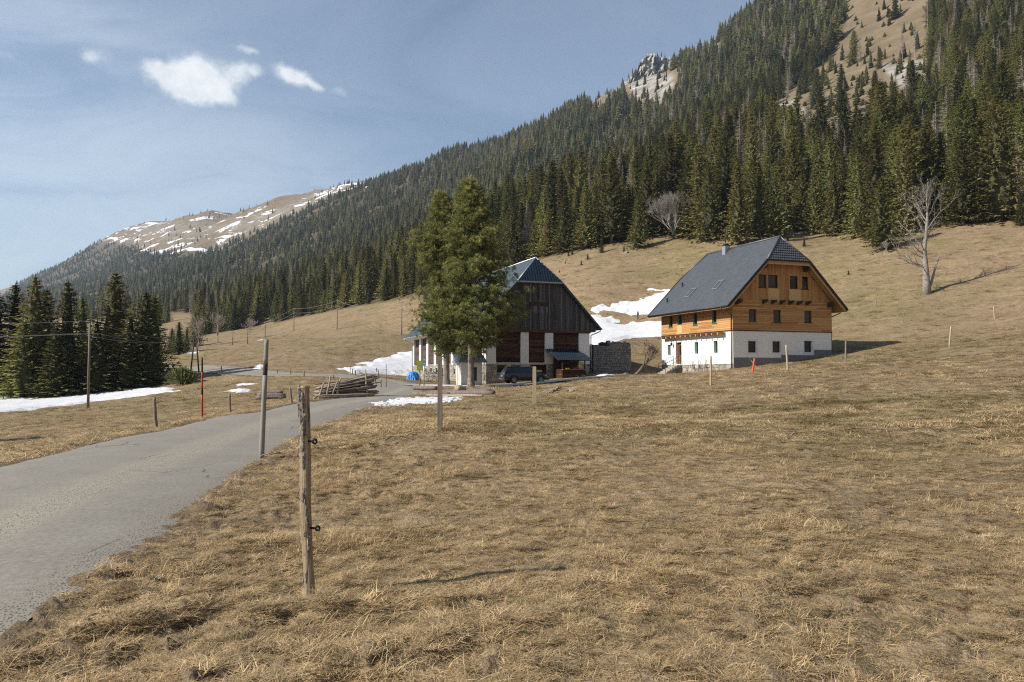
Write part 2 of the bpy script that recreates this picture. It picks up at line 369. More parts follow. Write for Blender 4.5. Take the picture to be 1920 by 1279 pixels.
# ---- the sheet of ground: rings that widen with distance
GRID = []
def build_ground():
    th = np.concatenate([np.radians(np.arange(-47, 47.001, .155)), np.radians(np.arange(51, 313, 4.0))])      # clockwise from straight ahead
    nr = 560; rr = np.concatenate([[0.0], .8*np.exp(np.linspace(0, math.log(4400/.8), nr))])
    T, RR = np.meshgrid(th, rr[1:]); x = (RR*np.sin(T)).ravel(); y = (RR*np.cos(T)).ravel()
    x = np.concatenate([[0], x]); y = np.concatenate([[0], y])
    z = np.maximum(HH(x, y), -60); r = np.hypot(x, y)
    near = r < 260; dr = np.full(len(x), 99.0); dp = dr.copy()
    dr[near] = line_dist(x[near], y[near], ROAD); dp[near] = line_dist(x[near], y[near], PATH)
    rm = 1-sstep(dr, ROAD_W-.40, ROAD_W+.12+.004*r); pm = 1-sstep(dp, PATH_W-.3, PATH_W+.4)
    m = np.maximum(rm, pm)
    k = r < 90
    cl = np.zeros(len(x))
    fade = (1-sstep(r[k], 40, 90))
    xx, yy = x[k], y[k]
    rough = .55+.9*sstep(fbm(xx/2.6, yy/2.6, 2, 77), -.15, .35)
    verge = 1+.6*np.exp(-((dr[k]-ROAD_W-1.6)/1.5)**2)
    cl[k] = fade*verge*rough*(np.maximum(fbm(xx*2.6, yy*2.6, 4, 40), -.2)*.055+fbm(xx*7.5, yy*7.5, 3, 60)*.042) + fbm(xx/3.5, yy/3.5, 2, 90)*.10*fade
    z = z + cl*(1-m) - m*(.05+.0016*r)
    # small banks and terraces on the hillside
    k2 = (r > 60) & (r < 330)
    z[k2] += (1-m[k2])*np.abs(fbm(x[k2]/3.2, (y[k2]+.4*x[k2])/1.6, 2, 21))*.30*sstep(r[k2], 60, 130)
    GRID[:] = [len(th), th[:np.searchsorted(th, R(47.01))], rr[1:]]
    nt = len(th); idx = 1+np.arange(nr*nt).reshape(nr, nt)
    a = idx[:-1]; b = idx[1:]
    nx = lambda q: np.roll(q, -1, axis=1)
    quads = np.stack([a, b, nx(b), nx(a)], -1).reshape(-1, 4)[:, ::-1]
    tri = np.stack([np.zeros(nt, int), idx[0], np.roll(idx[0], -1)], -1)[:, ::-1]
    V = np.stack([x, y, z], 1)
    me = np_mesh('ground', V, [quads, tri], smooth=True)
    px, py = project(x, y, z)
    fr = forest_mask(x, y, z)
    add_attr(me, 'forest', 'FLOAT', fr.astype(np.float32))
    sn = alpine_snow(x, y, z, px, py)
    add_attr(me, 'snow', 'FLOAT', sn.astype(np.float32))
    rk = np.zeros(len(x)); fw = (y > 50) & (r > 250)
    for poly, w in ROCKS:
        rk[fw] = np.maximum(rk[fw], w*sstep(poly_sd(px[fw], py[fw], poly), -6, 6))
    add_attr(me, 'rock', 'FLOAT', rk.astype(np.float32))
    dirt = np.exp(-((dr-ROAD_W-.3)/.6)**2)*(r < 260)
    d2 = np.exp(-(np.hypot(x+7.2, (y-40)*.55)/3.6)**2) + np.exp(-(np.hypot(x+5.6, (y-47)*.7)/4)**2)
    add_attr(me, 'dirt', 'FLOAT', np.clip(dirt+d2*.9, 0, 1).astype(np.float32))
    return me
EDGE = np.array([(-400,596),(290,600),(330,636),(380,632),(430,622),(500,612),(560,598),(630,584),(760,562),(830,545),(930,517),(1030,484),(1130,462),(1180,458),(1250,446),(1300,449),(1380,449),(1450,448),(1500,436),(1600,440),(1640,462),(1700,452),(1750,424),(1800,418),(1920,408),(2400,380)], float)
TREELINE = np.array([(-400,620),(0,560),(60,512),(110,488),(160,463),(200,452),(240,462),(290,477),(340,474),(400,470),(440,455),(500,430),(560,402),(610,376),(660,350),(700,326),(740,300),(760,0),(2400,-900)], float)
CLEAR = [ [(1592,-80),(1745,-80),(1742,60),(1748,160),(1735,205),(1680,225),(1620,262),(1570,298),(1480,292),(1432,262),(1440,205),(1505,150),(1560,105),(1585,50)],
          [(1440,190),(1500,178),(1545,236),(1500,262),(1462,246)], [(1655,118),(1738,108),(1736,150),(1690,168)],
          [(1090,190),(1130,166),(1180,148),(1172,178),(1120,216)], [(1165,150),(1205,106),(1226,100),(1262,110),(1280,132),(1268,165),(1244,205),(1180,200)],
          [(930,262),(1000,228),(1058,206),(1050,222),(990,248),(945,268)], [(1270,108),(1310,88),(1352,66),(1348,88),(1300,112)], [(300,585),(352,588),(380,600),(400,612),(345,640),(310,640)], [(488,598),(512,594),(516,622),(488,626)] ]
ROCKS = [([(1180,160),(1216,140),(1262,140),(1262,160),(1238,190),(1190,186)], .8), ([(1125,196),(1160,182),(1164,200),(1135,212)], .8),
         ([(1650,122),(1738,112),(1734,150),(1690,165)], .75), ([(1440,200),(1490,185),(1530,230),(1480,255)], .55), ([(390,428),(440,412),(520,392),(600,352),(660,345),(590,388),(500,420),(450,446)], .3), ([(230,446),(300,420),(400,416),(430,430),(330,452)], .2)]
def forest_mask(x, y, z):
    px, py = project(x, y, z); r = np.hypot(x, y)
    pxc = np.clip(px, -400, 2400)
    f = sstep(np.interp(pxc, EDGE[:, 0], EDGE[:, 1])-py, 0, 4)*sstep(py-np.interp(pxc, TREELINE[:, 0], TREELINE[:, 1]), -8, 10)*(r > 115)*(y > 20)*(r < 4200)
    fw = f > 0
    for poly in CLEAR:
        f[fw] *= 1-.97*sstep(poly_sd(px[fw], py[fw], poly), -5, 5)
    return f
def alpine_snow(x, y, z, px, py):
    s = np.zeros(len(x)); k = (y > 900) & (px > -400) & (px < 800) & (z > 180)
    tl = np.interp(px[k], TREELINE[:, 0], TREELINE[:, 1])
    s[k] = .57*sstep(tl+14-py[k], 0, 14)
    k = (y > 3400) & (z > 150); s[k] = .66
    k = (y > 1000) & (px > 620) & (px < 690) & (py < 352); s[k] = np.maximum(s[k], .85)
    k = (y > 900) & (px >= 800) & (px < 1420) & (r_ok(x, y)) & (z > 330); s[k] = .55
    return s
def r_ok(x, y): return np.hypot(x, y) > 1000
def ground_material():
    t = NT('dry_meadow', .95, .12); g = t.geo()
    big = t.noise(g, .045, 4, .55); mid = t.noise(g, .55, 5, .6); fin = t.noise(g, 9, 6, .65)
    str_ = t.noise(t.mapping(g, (1, 2.6, 2.6), (0, 0, .25)), 2.2, 6, .68)
    straw = t.ramp(fin, [(.25, (0.186, 0.132, 0.077)), (.5, (0.279, 0.205, 0.124)), (.75, (0.391, 0.299, 0.191))])
    tan = t.ramp(str_, [(.28, (0.143, 0.100, 0.058)), (.5, (0.254, 0.185, 0.111)), (.72, (0.366, 0.279, 0.180))])
    c = t.mix(.5, straw, tan)
    hill = t.noise(t.mapping(g, (.10, .30, .9), (0, 0, .35)), 1.0, 7, .66, .5); spk = t.noise(g, 1.7, 5, .7)
    c = t.mix(.55, c, t.mix(1.0, c, t.ramp(hill, [(.30, (.52, .50, .46)), (.5, (1.0, 1.0, 1.0)), (.68, (1.35, 1.33, 1.30))]), 'MULTIPLY'))
    c = t.mix(.5, c, t.mix(1.0, c, t.ramp(spk, [(.32, (.45, .42, .38)), (.52, (1.0, 1.0, 1.0)), (.70, (1.4, 1.38, 1.34))]), 'MULTIPLY'))
    green = t.ramp(fin, [(.3, (0.105, 0.104, 0.032)), (.7, (0.217, 0.189, 0.072))])
    gm = t.math('MULTIPLY', t.mr(big, .44, .60), t.mr(mid, .34, .60))
    c = t.mix(t.math('MULTIPLY', gm, .55), c, green)
    c = t.mix(t.mr(mid, .60, .76, 0, .25), c, (.12, .085, .05))
    sep = t.n.new('ShaderNodeSeparateXYZ'); t.L.new(g, sep.inputs[0])
    c = t.mix(t.mr(sep.outputs['Z'], 50, 110, 0, .7), c, t.ramp(t.noise(g, .05, 8, .7), [(.3, (0.081, 0.066, 0.045)), (.5, (0.147, 0.112, 0.074)), (.68, (0.212, 0.173, 0.127))]))
    # earth at the road verge
    c = t.mix(t.math('MULTIPLY', t.attr('dirt'), t.mr(fin, .32, .62)), c, t.ramp(fin, [(.3, (.07, .05, .033)), (.7, (.17, .125, .085))]))
    # forest floor, rock and snow of the mountain
    c = t.mix(t.math('MULTIPLY', t.attr('forest'), .9), c, t.ramp(mid, [(.3, (.055, .045, .028)), (.7, (.15, .115, .07))]))
    rn = t.noise(t.mapping(g, (1, 1, .35)), .06, 8, .72); rv = t.voro(t.mapping(g, (1, 1, .5)), .05)
    rock = t.ramp(t.math('ADD', t.math('MULTIPLY', rn, .8), t.math('MULTIPLY', rv, .012)), [(.3, (.13, .12, .105)), (.42, (.33, .31, .285)), (.6, (.56, .54, .51))])
    c = t.mix(t.attr('rock'), c, rock)
    sv = t.noise(t.mapping(g, (.016, .016, .050), (.5, .35, .6)), 1.0, 10, .66, .5)
    sn = t.mr(t.math('ADD', sv, t.math('MULTIPLY', t.attr('snow'), .5)), .845, .885)
    c = t.mix(t.math('MULTIPLY', sn, t.mr(t.attr('snow'), .05, .3)), c, (.80, .83, .88))
    t.color(c)
    hgt = t.math('ADD', t.math('MULTIPLY', fin, .5), t.math('MULTIPLY', t.noise(g, 34, 4, .7), .35))
    hgt = t.math('ADD', hgt, t.math('MULTIPLY', str_, .8)); hgt = t.math('ADD', hgt, t.math('MULTIPLY', t.math('ADD', spk, hill), 2.0))
    t.bump(hgt, .8, .12)
    return t.mat
me = build_ground(); me.materials.append(ground_material())
ground = tag(new_obj('ground', me), kind='structure')
# ================================================================ ROAD
def ribbon(name, line, half, mat, lift, cross=9, crown=.04, ragged=.12, seed=3, sub=4):
    P = catmull(line, sub); d = np.gradient(P, axis=0); d /= np.linalg.norm(d, axis=1)[:, None]; nrm = np.stack([-d[:, 1], d[:, 0]], 1)
    u = np.linspace(-1, 1, cross); s = np.concatenate([[0], np.cumsum(np.linalg.norm(np.diff(P, axis=0), axis=1))])
    V = []
    wl = half*(1+ragged*fbm(s/1.1, s*0+3, 3, seed)); wr = half*(1+ragged*fbm(s/1.3, s*0+9, 3, seed+5))
    for j, uu in enumerate(u):
        w = np.where(uu < 0, wl, wr); q = P+nrm*(uu*w)[:, None]
        z = HH(q[:, 0], q[:, 1])+lift+crown*(1-uu*uu)-(.03 if abs(uu) > .99 else 0)
        V.append(np.stack([q[:, 0], q[:, 1], z], 1))
    V = np.stack(V, 1); n = len(P); idx = np.arange(n*cross).reshape(n, cross)
    F = np.stack([idx[:-1, :-1], idx[:-1, 1:], idx[1:, 1:], idx[1:, :-1]], -1).reshape(-1, 4)[:, ::-1]
    me = np_mesh(name, V.reshape(-1, 3), F, [mat], True)
    add_attr(me, 'across', 'FLOAT', np.tile(u, n).astype(np.float32)); add_attr(me, 'along', 'FLOAT', np.repeat(s, cross).astype(np.float32))
    if me.polygons[0].normal.z < 0: me.flip_normals()
    return me
def road_material():
    t = NT('worn_asphalt', .82, .25); g = t.geo(); ac = t.attr('across')
    n1 = t.noise(g, 1.1, 7, .7); n2 = t.noise(g, 22, 6, .75); n3 = t.noise(g, 7, 5, .65)
    c = t.ramp(n1, [(.3, (.185, .168, .136)), (.7, (.262, .240, .197))])
    c = t.mix(.45, c, t.ramp(n2, [(.3, (.09, .083, .072)), (.7, (.40, .375, .325))]))
    # loose grit lies along the crown and the edges
    ab = t.math('ABSOLUTE', ac)
    wob = t.math('MULTIPLY', t.math('SUBTRACT', n3, .5), .35)
    mid = t.mr(t.math('ADD', t.math('ABSOLUTE', t.math('ADD', ac, .24)), t.math('MULTIPLY', wob, .7)), .06, .26, 1, 0)
    edge = t.mr(t.math('ADD', ab, wob), .74, .95)
    sp = t.mr(t.voro(g, 42), .22, .40, 1, 0)
    grit = t.math('MULTIPLY', t.math('MAXIMUM', mid, edge), t.math('ADD', t.math('MULTIPLY', sp, .8), .2))
    c = t.mix(t.math('MULTIPLY', t.math('MAXIMUM', mid, t.math('MULTIPLY', edge, .5)), .7), c, (.43, .385, .305))
    c = t.mix(t.math('MULTIPLY', grit, t.mr(n3, .26, .40)), c, (.05, .046, .04))
    # cracks
    cr = t.voro(t.mapping(t.mix(.08, g, t.noise(g, 2.5, 3, .6, out='Color')), (1, .35, 1), (0, 0, .12)), 1.1, 'DISTANCE_TO_EDGE')
    crk = t.math('MULTIPLY', t.mr(cr, .0, .012, 1, 0), t.mr(t.noise(g, .5, 3), .54, .62))
    c = t.mix(t.math('MULTIPLY', crk, .8), c, (.04, .038, .035))
    t.color(c); t.bump(t.math('ADD', t.math('MULTIPLY', n2, .6), t.math('MULTIPLY', grit, .9)), .6, .012)
    return t.mat
tag(new_obj('road', ribbon('road', ROAD, ROAD_W+.12, road_material(), .012, 13, .05, .10)), kind='structure')
PATHMAT = simple('pale_gravel', (.50, .48, .45), (.70, .68, .65), 6, .9, .5)
tag(new_obj('gravel_path', ribbon('gravel_path', PATH, PATH_W, PATHMAT, .10, 7, .02, .2, 8)), kind='structure')
# ================================================================ SNOW
def snow_material():
    t = NT('old_snow', .6, .3); g = t.geo(); n = t.noise(g, .8, 6, .6); n2 = t.noise(g, 6, 4, .6)
    t.color(t.ramp(n, [(.25, (.56, .565, .575)), (.5, (.68, .69, .71)), (.7, (.74, .75, .77))]))
    t.color(t.mix(t.math('MULTIPLY', t.mr(t.noise(g, 3.2, 7, .75), .56, .70), .45), t.ramp(n, [(.25, (.56, .565, .575)), (.5, (.68, .69, .71)), (.7, (.74, .75, .77))]), (.36, .32, .27)))
    t.bump(t.math('ADD', n, t.math('MULTIPLY', n2, .3)), .5, .25); return t.mat
SNOW = snow_material()
SNOWPOLY = []
def snow_patch(pix, amp, thick=.22, res=150, seed=1, worldpoly=None, fq=1.0, off=0.0):
    poly = np.array([tuple(gnd(px, py))[:2] for px, py in pix]) if worldpoly is None else np.array(worldpoly, float)
    SNOWPOLY.append(poly)
    lo = poly.min(0)-amp*2; hi = poly.max(0)+amp*2; ext = hi-lo; st = max(ext)/res
    gx, gy = np.meshgrid(np.arange(lo[0], hi[0], st), np.arange(lo[1], hi[1], st)); s = gx.shape
    x, y = gx.ravel(), gy.ravel(); sd = poly_sd(x, y, poly)
    sd = sd + off + amp*(fbm(x*fq/(amp*2.2), y*fq/(amp*2.2), 4, seed)*1.9)
    z = HH(x, y) + (thick*np.clip(sd/(thick*5), -1.6, 1) + .06 if thick > .08 else .10*np.clip(sd/.22, -2.5, .6)) + fbm(x/2.5, y/2.5, 3, seed+3)*.10*np.clip(sd, 0, 1)
    idx = np.arange(len(x)).reshape(s); q = np.stack([idx[:-1, :-1], idx[:-1, 1:], idx[1:, 1:], idx[1:, :-1]], -1).reshape(-1, 4)
    keep = (sd[q] > -max(thick*4, .5)).any(1); q = q[keep]
    used = np.unique(q); mp = np.zeros(len(x), int); mp[used] = np.arange(len(used))
    me = np_mesh('snow_patch', np.stack([x, y, z], 1)[used], mp[q], [SNOW], True)
    o = new_obj('snow_patch', me); tag(o, kind='stuff'); return o
snow_patch([(-60,752),(0,741),(100,737),(230,730),(300,729),(340,733),(262,744),(185,753),(100,763),(0,774),(-60,778)], .9, .16, 170, 1)['label'] = 'flat sheet of old snow in front of the dark spruces'
snow_patch([(642,694),(672,686),(700,674),(740,666),(800,656),(840,660),(830,690),(772,703),(720,702),(664,701)], .8, .3, 170, 4)['label'] = 'snow bank on the slope beside the barn'
snow_patch([(1112,581),(1170,569),(1188,561),(1250,549),(1320,545),(1320,586),(1238,589),(1180,590),(1140,586)], 1.2, .3, 170, 7)['label'] = 'upper snow field on the brown hillside behind the walker'
snow_patch([(1080,640),(1098,606),(1112,594),(1150,591),(1166,600),(1150,609),(1185,605),(1245,602),(1330,604),(1330,630),(1200,633),(1130,652)], 1.1, .3, 170, 9)['label'] = 'lower snow field on the hillside between barn and house'
snow_patch([(1222,543),(1275,540),(1290,543),(1240,546)], .8, .2, 60, 12)['label'] = 'thin strip of snow above the upper snow field'
for k, (pp, lb) in enumerate([([(428,733),(446,731),(466,733),(450,736)], 'small snow remnant lying lowest in the roadside field'), ([(446,721),(462,720),(476,721),(460,723)], 'small snow remnant higher in the roadside field'),
          ([(480,688),(490,684),(497,689),(486,692)], 'snow remnant in the bank above the far road'), ([(484,639),(489,637),(494,638),(489,640)], 'distant snow strip by the slim utility poles'),
          ([(345,662),(372,658),(374,661),(350,665)], 'snow strip at the foot of the distant spruces'), ([(302,716),(318,712),(340,716),(322,722)], 'snow patch under the roadside spruces'),
          ([(1120,705),(1135,702),(1150,704),(1140,707)], 'shaded snow remnant beside the ruined stone wall')]):
    snow_patch(pp, .35, .1, 60, 20+k)['label'] = lb
snow_patch([(694,758),(740,750),(790,744),(868,746),(850,752),(800,757),(740,762)], 1.1, .05, 320, 33, fq=5.0, off=-.5)['label'] = 'patchy melting snow on the grass below the logs'
# ================================================================ TREES
def needle_mat(name, dark, mid, tip, hue=(.478, .515), val=(.5, 1.5)):
    t = NT(name, .75, .25); a = t.attr('tint'); r = t.rand()
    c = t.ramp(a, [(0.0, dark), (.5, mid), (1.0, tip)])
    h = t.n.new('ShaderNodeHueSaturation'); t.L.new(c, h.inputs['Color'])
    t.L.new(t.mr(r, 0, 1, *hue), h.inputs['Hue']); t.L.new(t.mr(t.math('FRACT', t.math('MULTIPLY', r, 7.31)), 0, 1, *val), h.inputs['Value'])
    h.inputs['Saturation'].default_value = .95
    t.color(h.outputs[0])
    tr = t.n.new('ShaderNodeBsdfTranslucent'); t.L.new(h.outputs[0], tr.inputs['Color']); mx = t.n.new('ShaderNodeMixShader'); mx.inputs[0].default_value = .28
    t.L.new(t.b.outputs[0], mx.inputs[1]); t.L.new(tr.outputs[0], mx.inputs[2]); t.L.new(mx.outputs[0], t.out.inputs['Surface'])
    return t.mat
def bark_mat(name, c1, c2, scale=5):
    t = NT(name, .9, .15); v = t.noise(t.mapping(t.tc.outputs['Object'], (3, 3, .6)), scale, 6, .65)
    t.color(t.ramp(v, [(.3, c1), (.7, c2)])); t.bump(v, .8, .04); return t.mat
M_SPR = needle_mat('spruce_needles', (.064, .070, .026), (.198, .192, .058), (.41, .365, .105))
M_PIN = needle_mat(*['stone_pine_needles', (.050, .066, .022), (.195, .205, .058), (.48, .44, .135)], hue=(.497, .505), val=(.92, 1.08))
M_BARK = bark_mat('conifer_bark', (.09, .07, .055), (.22, .18, .15))
M_PBARK = bark_mat('pine_bark', (.11, .09, .075), (.30, .26, .22), 4)
M_TWIG = bark_mat('larch_twigs', (.23, .19, .16), (.42, .355, .305))
M_GREY = bark_mat('pale_tree_bark', (.17, .15, .13), (.37, .335, .30))
M_SHRUB = bark_mat('brown_twigs', (.10, .075, .055), (.22, .17, .13))
class Soup:
    """triangles with a tint per vertex"""
    def __init__(s): s.v = []; s.t = []; s.c = []
    def tri(s, a, b, c, tint):
        i = len(s.v); s.v += [a, b, c]; s.t.append((i, i+1, i+2)); s.c += [tint]*3
    def quad(s, a, b, c, d, t0, t1):
        i = len(s.v); s.v += [a, b, c, d]; s.t += [(i, i+1, i+2), (i, i+2, i+3)]; s.c += [t0, t0, t1, t1]
    def mesh(s, name, mat):
        me = np_mesh(name, np.array(s.v), np.array(s.t), [mat]); add_attr(me, 'tint', 'FLOAT', np.array(s.c, np.float32)); return me
def spruce_soup(Ht, Rb, seed, whorls, per, twigs, low=.06, ragged=.25, power=.85):
    """boughs in whorls, each bough carrying drooping sprays"""
    rnd = random.Random(seed); S = Soup()
    bumps = [(rnd.uniform(0, 6.28), rnd.uniform(.1, .8), rnd.uniform(-.3, .25)) for _ in range(9)]
    for w in range(whorls):
        f = low+(1-low)*((w+rnd.uniform(-.3, .3))/whorls)
        f = min(max(f, low), .995)
        z0 = f*Ht; L0 = Rb*((1-f)**power)+.12
        n = max(3, int(per*(.55+.45*(1-f))))
        off = rnd.uniform(0, 6.28)
        for b in range(n):
            a = off+6.283*b/n+rnd.uniform(-.28, .28)
            lob = 1+sum(k*math.exp(-((math.atan2(math.sin(a-p), math.cos(a-p)))/.55)**2-((f-q)/.09)**2) for p, q, k in bumps)
            L = L0*lob*rnd.uniform(1-ragged*1.5, 1+ragged*.6)
            d = Vector((math.cos(a), math.sin(a), 0)); side = Vector((-d.y, d.x, 0))
            droop = -.42+.62*f+rnd.uniform(-.12, .12)           # lower boughs hang, the top ones point up
            up = .30
            def P(u): return d*(L*u)+Vector((0, 0, z0+L*(droop*u+up*u*u*.9)))
            if twigs == 0:
                wd = L*rnd.uniform(.30, .44)
                t = rnd.uniform(.05, .65)
                p0 = P(.05); p1 = P(.55); p2 = P(1.0)
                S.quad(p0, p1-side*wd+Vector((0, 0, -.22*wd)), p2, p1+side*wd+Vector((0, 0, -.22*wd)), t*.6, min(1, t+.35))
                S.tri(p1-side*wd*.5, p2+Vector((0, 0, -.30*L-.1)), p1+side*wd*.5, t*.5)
                continue
            for k in range(twigs):
                u = .12+.88*(k+rnd.random())/twigs
                c = P(u); sg = 1 if k % 2 else -1
                ang = sg*rnd.uniform(.35, 1.15)*(1.15-u)
                dd = (d*math.cos(ang)+side*math.sin(ang)); dd.z = droop*.5+rnd.uniform(-.45, .15); dd.normalize()
                ln = (.26+.34*L*.35*(1.2-u*.6))*rnd.uniform(.75, 1.3); wd = ln*rnd.uniform(.24, .38)
                s2 = dd.cross(Vector((rnd.uniform(-.5, .5), rnd.uniform(-.5, .5), 1))).normalized()
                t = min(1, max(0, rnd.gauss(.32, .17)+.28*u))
                S.quad(c-dd*ln*.15, c+dd*ln*.45-s2*wd, c+dd*ln, c+dd*ln*.45+s2*wd, t*.55, min(1, t+.18))
                if rnd.random() < .55:                            # a hanging spray below the bough
                    h = Vector((rnd.uniform(-.15, .15), rnd.uniform(-.15, .15), -1)); ln2 = ln*rnd.uniform(.5, .95)
                    S.tri(c-dd*wd, c+dd*wd*.8, c+h*ln2, t*.6)
    # opaque dark cone added inside the crown so light does not pass through
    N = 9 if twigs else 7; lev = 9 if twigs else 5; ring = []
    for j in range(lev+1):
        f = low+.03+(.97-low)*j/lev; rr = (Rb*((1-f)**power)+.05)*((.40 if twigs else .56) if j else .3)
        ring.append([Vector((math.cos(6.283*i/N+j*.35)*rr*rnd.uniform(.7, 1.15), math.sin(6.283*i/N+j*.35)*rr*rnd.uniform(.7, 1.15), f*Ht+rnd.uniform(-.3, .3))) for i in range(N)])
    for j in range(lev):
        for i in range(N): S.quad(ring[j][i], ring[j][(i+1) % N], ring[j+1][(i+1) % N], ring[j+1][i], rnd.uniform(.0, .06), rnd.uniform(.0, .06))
    # leader
    for k in range(5):
        a = k*1.257; S.tri(Vector((math.cos(a)*.07, math.sin(a)*.07, Ht*.965)), Vector((math.cos(a+2)*.07, math.sin(a+2)*.07, Ht*.965)), Vector((0, 0, Ht*1.015)), .6)
    return S
def trunk_mesh(Ht, r0, mat, seed=0, n=7, top=.93):
    m = MB(); rnd = random.Random(seed); K = 7
    path = [(rnd.uniform(-.04, .04)*k*.3, rnd.uniform(-.04, .04)*k*.3, -.5+(Ht*top+.5)*k/K) for k in range(K+1)]
    rad = [r0*(1.35 if k == 0 else 1)*(1-.93*k/K) for k in range(K+1)]
    m.tube(path, rad, n)
    me = bpy.data.meshes.new('trunk'); me.from_pydata(m.v, [], m.f); me.materials.append(mat)
    me.polygons.foreach_set('use_smooth', [True]*len(m.f)); return me
def larch_mesh(Ht, Rb, seed, whorls, per, wid, mat, twn=5):
    """bare larch: straight stem, many thin level branches with fine twigs, as thin three-sided rods"""
    rnd = random.Random(seed); m = MB()
    m.tube([(0, 0, -.5), (0, 0, Ht*.4), (.05, 0, Ht)], [.17*Ht/18, .11*Ht/18, .015], 5)
    def rod(a, b, r):
        d = (b-a).normalized(); x = d.cross(Vector((.3, .2, 1))).normalized()*r; y = d.cross(x)
        i = len(m.v); m.v += [tuple(a+x), tuple(a-x*.5+y*.86), tuple(a-x*.5-y*.86), tuple(b)]
        m.f += [(i, i+1, i+3), (i+1, i+2, i+3), (i+2, i, i+3)]; m.m += [0]*3
    for w in range(whorls):
        f = .16+.83*(w+rnd.random()*.7)/whorls; z0 = f*Ht; L0 = Rb*min(1, (1-f)*1.25+.05)*(.7 if f < .25 else 1)
        for b in range(per):
            a = rnd.uniform(0, 6.283); L = L0*rnd.uniform(.5, 1.1); d = Vector((math.cos(a), math.sin(a), rnd.uniform(-.15, .30)))
            p0 = Vector((0, 0, z0)); p1 = p0+d*L*.55; p2 = p1+(d+Vector((rnd.uniform(-.2, .2), rnd.uniform(-.2, .2), .22)))*L*.45
            rod(p0, p1, wid*1.3); rod(p1-d*L*.05, p2, wid*.9)
            for k in range(twn):
                u = rnd.uniform(.25, 1); c = p0.lerp(p1, u/.55) if u < .55 else p1.lerp(p2, (u-.55)/.45)
                e = c+Vector((rnd.uniform(-.5, .5)+d.x*.5, rnd.uniform(-.5, .5)+d.y*.5, rnd.uniform(-.55, .35)))*L*rnd.uniform(.2, .42)
                rod(c, e, wid*.62)
    me = bpy.data.meshes.new('bare_tree'); me.from_pydata(m.v, [], m.f); me.materials.append(mat); return me
def me_arrays(me):
    V = np.empty(len(me.vertices)*3, np.float32); me.vertices.foreach_get('co', V); V = V.reshape(-1, 3)
    faces = [tuple(p.vertices) for p in me.polygons]
    t = np.full(len(V), .5, np.float32)
    if 'tint' in me.attributes: me.attributes['tint'].data.foreach_get('value', t)
    return V, faces, t
def scatter(name, variants, pts, rots, scl, var):
    """ONE object: the mesh holds the shapes and the points; its node tree sets a shape on every point.
    variants: list of (V, faces, tint, material)"""
    V = []; F = []; fm = []; K = []; T = []; mats = []; n = 0
    for k, (v, f, t, m) in enumerate(variants):
        V.append(v); F += [tuple(i+n for i in q) for q in f]; T.append(t); K.append(np.full(len(v), k, np.int32)); n += len(v)
        if m not in mats: mats.append(m)
        fm += [mats.index(m)]*len(f)
    V.append(np.asarray(pts, np.float32)); K.append(-1-np.asarray(var, np.int32)); T.append(np.zeros(len(pts), np.float32))
    V = np.concatenate(V); K = np.concatenate(K); T = np.concatenate(T)
    me = bpy.data.meshes.new(name); me.from_pydata(V.tolist(), [], F); me.polygons.foreach_set('material_index', fm)
    for m in mats: me.materials.append(m)
    z3 = np.zeros((n, 3), np.float32); z1 = np.ones((n, 3), np.float32)
    scl = np.asarray(scl, np.float32); scl = np.repeat(scl[:, None], 3, 1) if scl.ndim == 1 else scl
    add_attr(me, 'kid', 'INT', K); add_attr(me, 'tint', 'FLOAT', T.astype(np.float32))
    add_attr(me, 'rotv', 'FLOAT_VECTOR', np.concatenate([z3, np.asarray(rots, np.float32)])); add_attr(me, 'sclv', 'FLOAT_VECTOR', np.concatenate([z1, scl]))
    g = bpy.data.node_groups.new(name, 'GeometryNodeTree'); N = g.nodes; L = g.links
    g.interface.new_socket('Geometry', in_out='INPUT', socket_type='NodeSocketGeometry'); g.interface.new_socket('Geometry', in_out='OUTPUT', socket_type='NodeSocketGeometry')
    gi = N.new('NodeGroupInput'); go = N.new('NodeGroupOutput'); jn = N.new('GeometryNodeJoinGeometry')
    def named(nm, typ):
        a = N.new('GeometryNodeInputNamedAttribute'); a.data_type = typ; a.inputs['Name'].default_value = nm; return a.outputs['Attribute']
    kid = named('kid', 'INT'); rv = named('rotv', 'FLOAT_VECTOR'); sv = named('sclv', 'FLOAT_VECTOR')
    def sel(val):
        c = N.new('FunctionNodeCompare'); c.data_type = 'INT'; c.operation = 'EQUAL'
        ii = [s for s in c.inputs if s.type == 'INT']; L.new(kid, ii[0]); ii[1].default_value = val
        s = N.new('GeometryNodeSeparateGeometry'); s.domain = 'POINT'; L.new(gi.outputs[0], s.inputs[0]); L.new(c.outputs[0], s.inputs['Selection']); return s.outputs[0]
    for k in range(len(variants)):
        io = N.new('GeometryNodeInstanceOnPoints'); L.new(sel(-1-k), io.inputs['Points']); L.new(sel(k), io.inputs['Instance'])
        L.new(rv, io.inputs['Rotation']); L.new(sv, io.inputs['Scale']); L.new(io.outputs[0], jn.inputs[0])
    L.new(jn.outputs[0], go.inputs[0])
    o = new_obj(name, me); md = o.modifiers.new('scatter', 'NODES'); md.node_group = g
    return tag(o, kind='stuff')
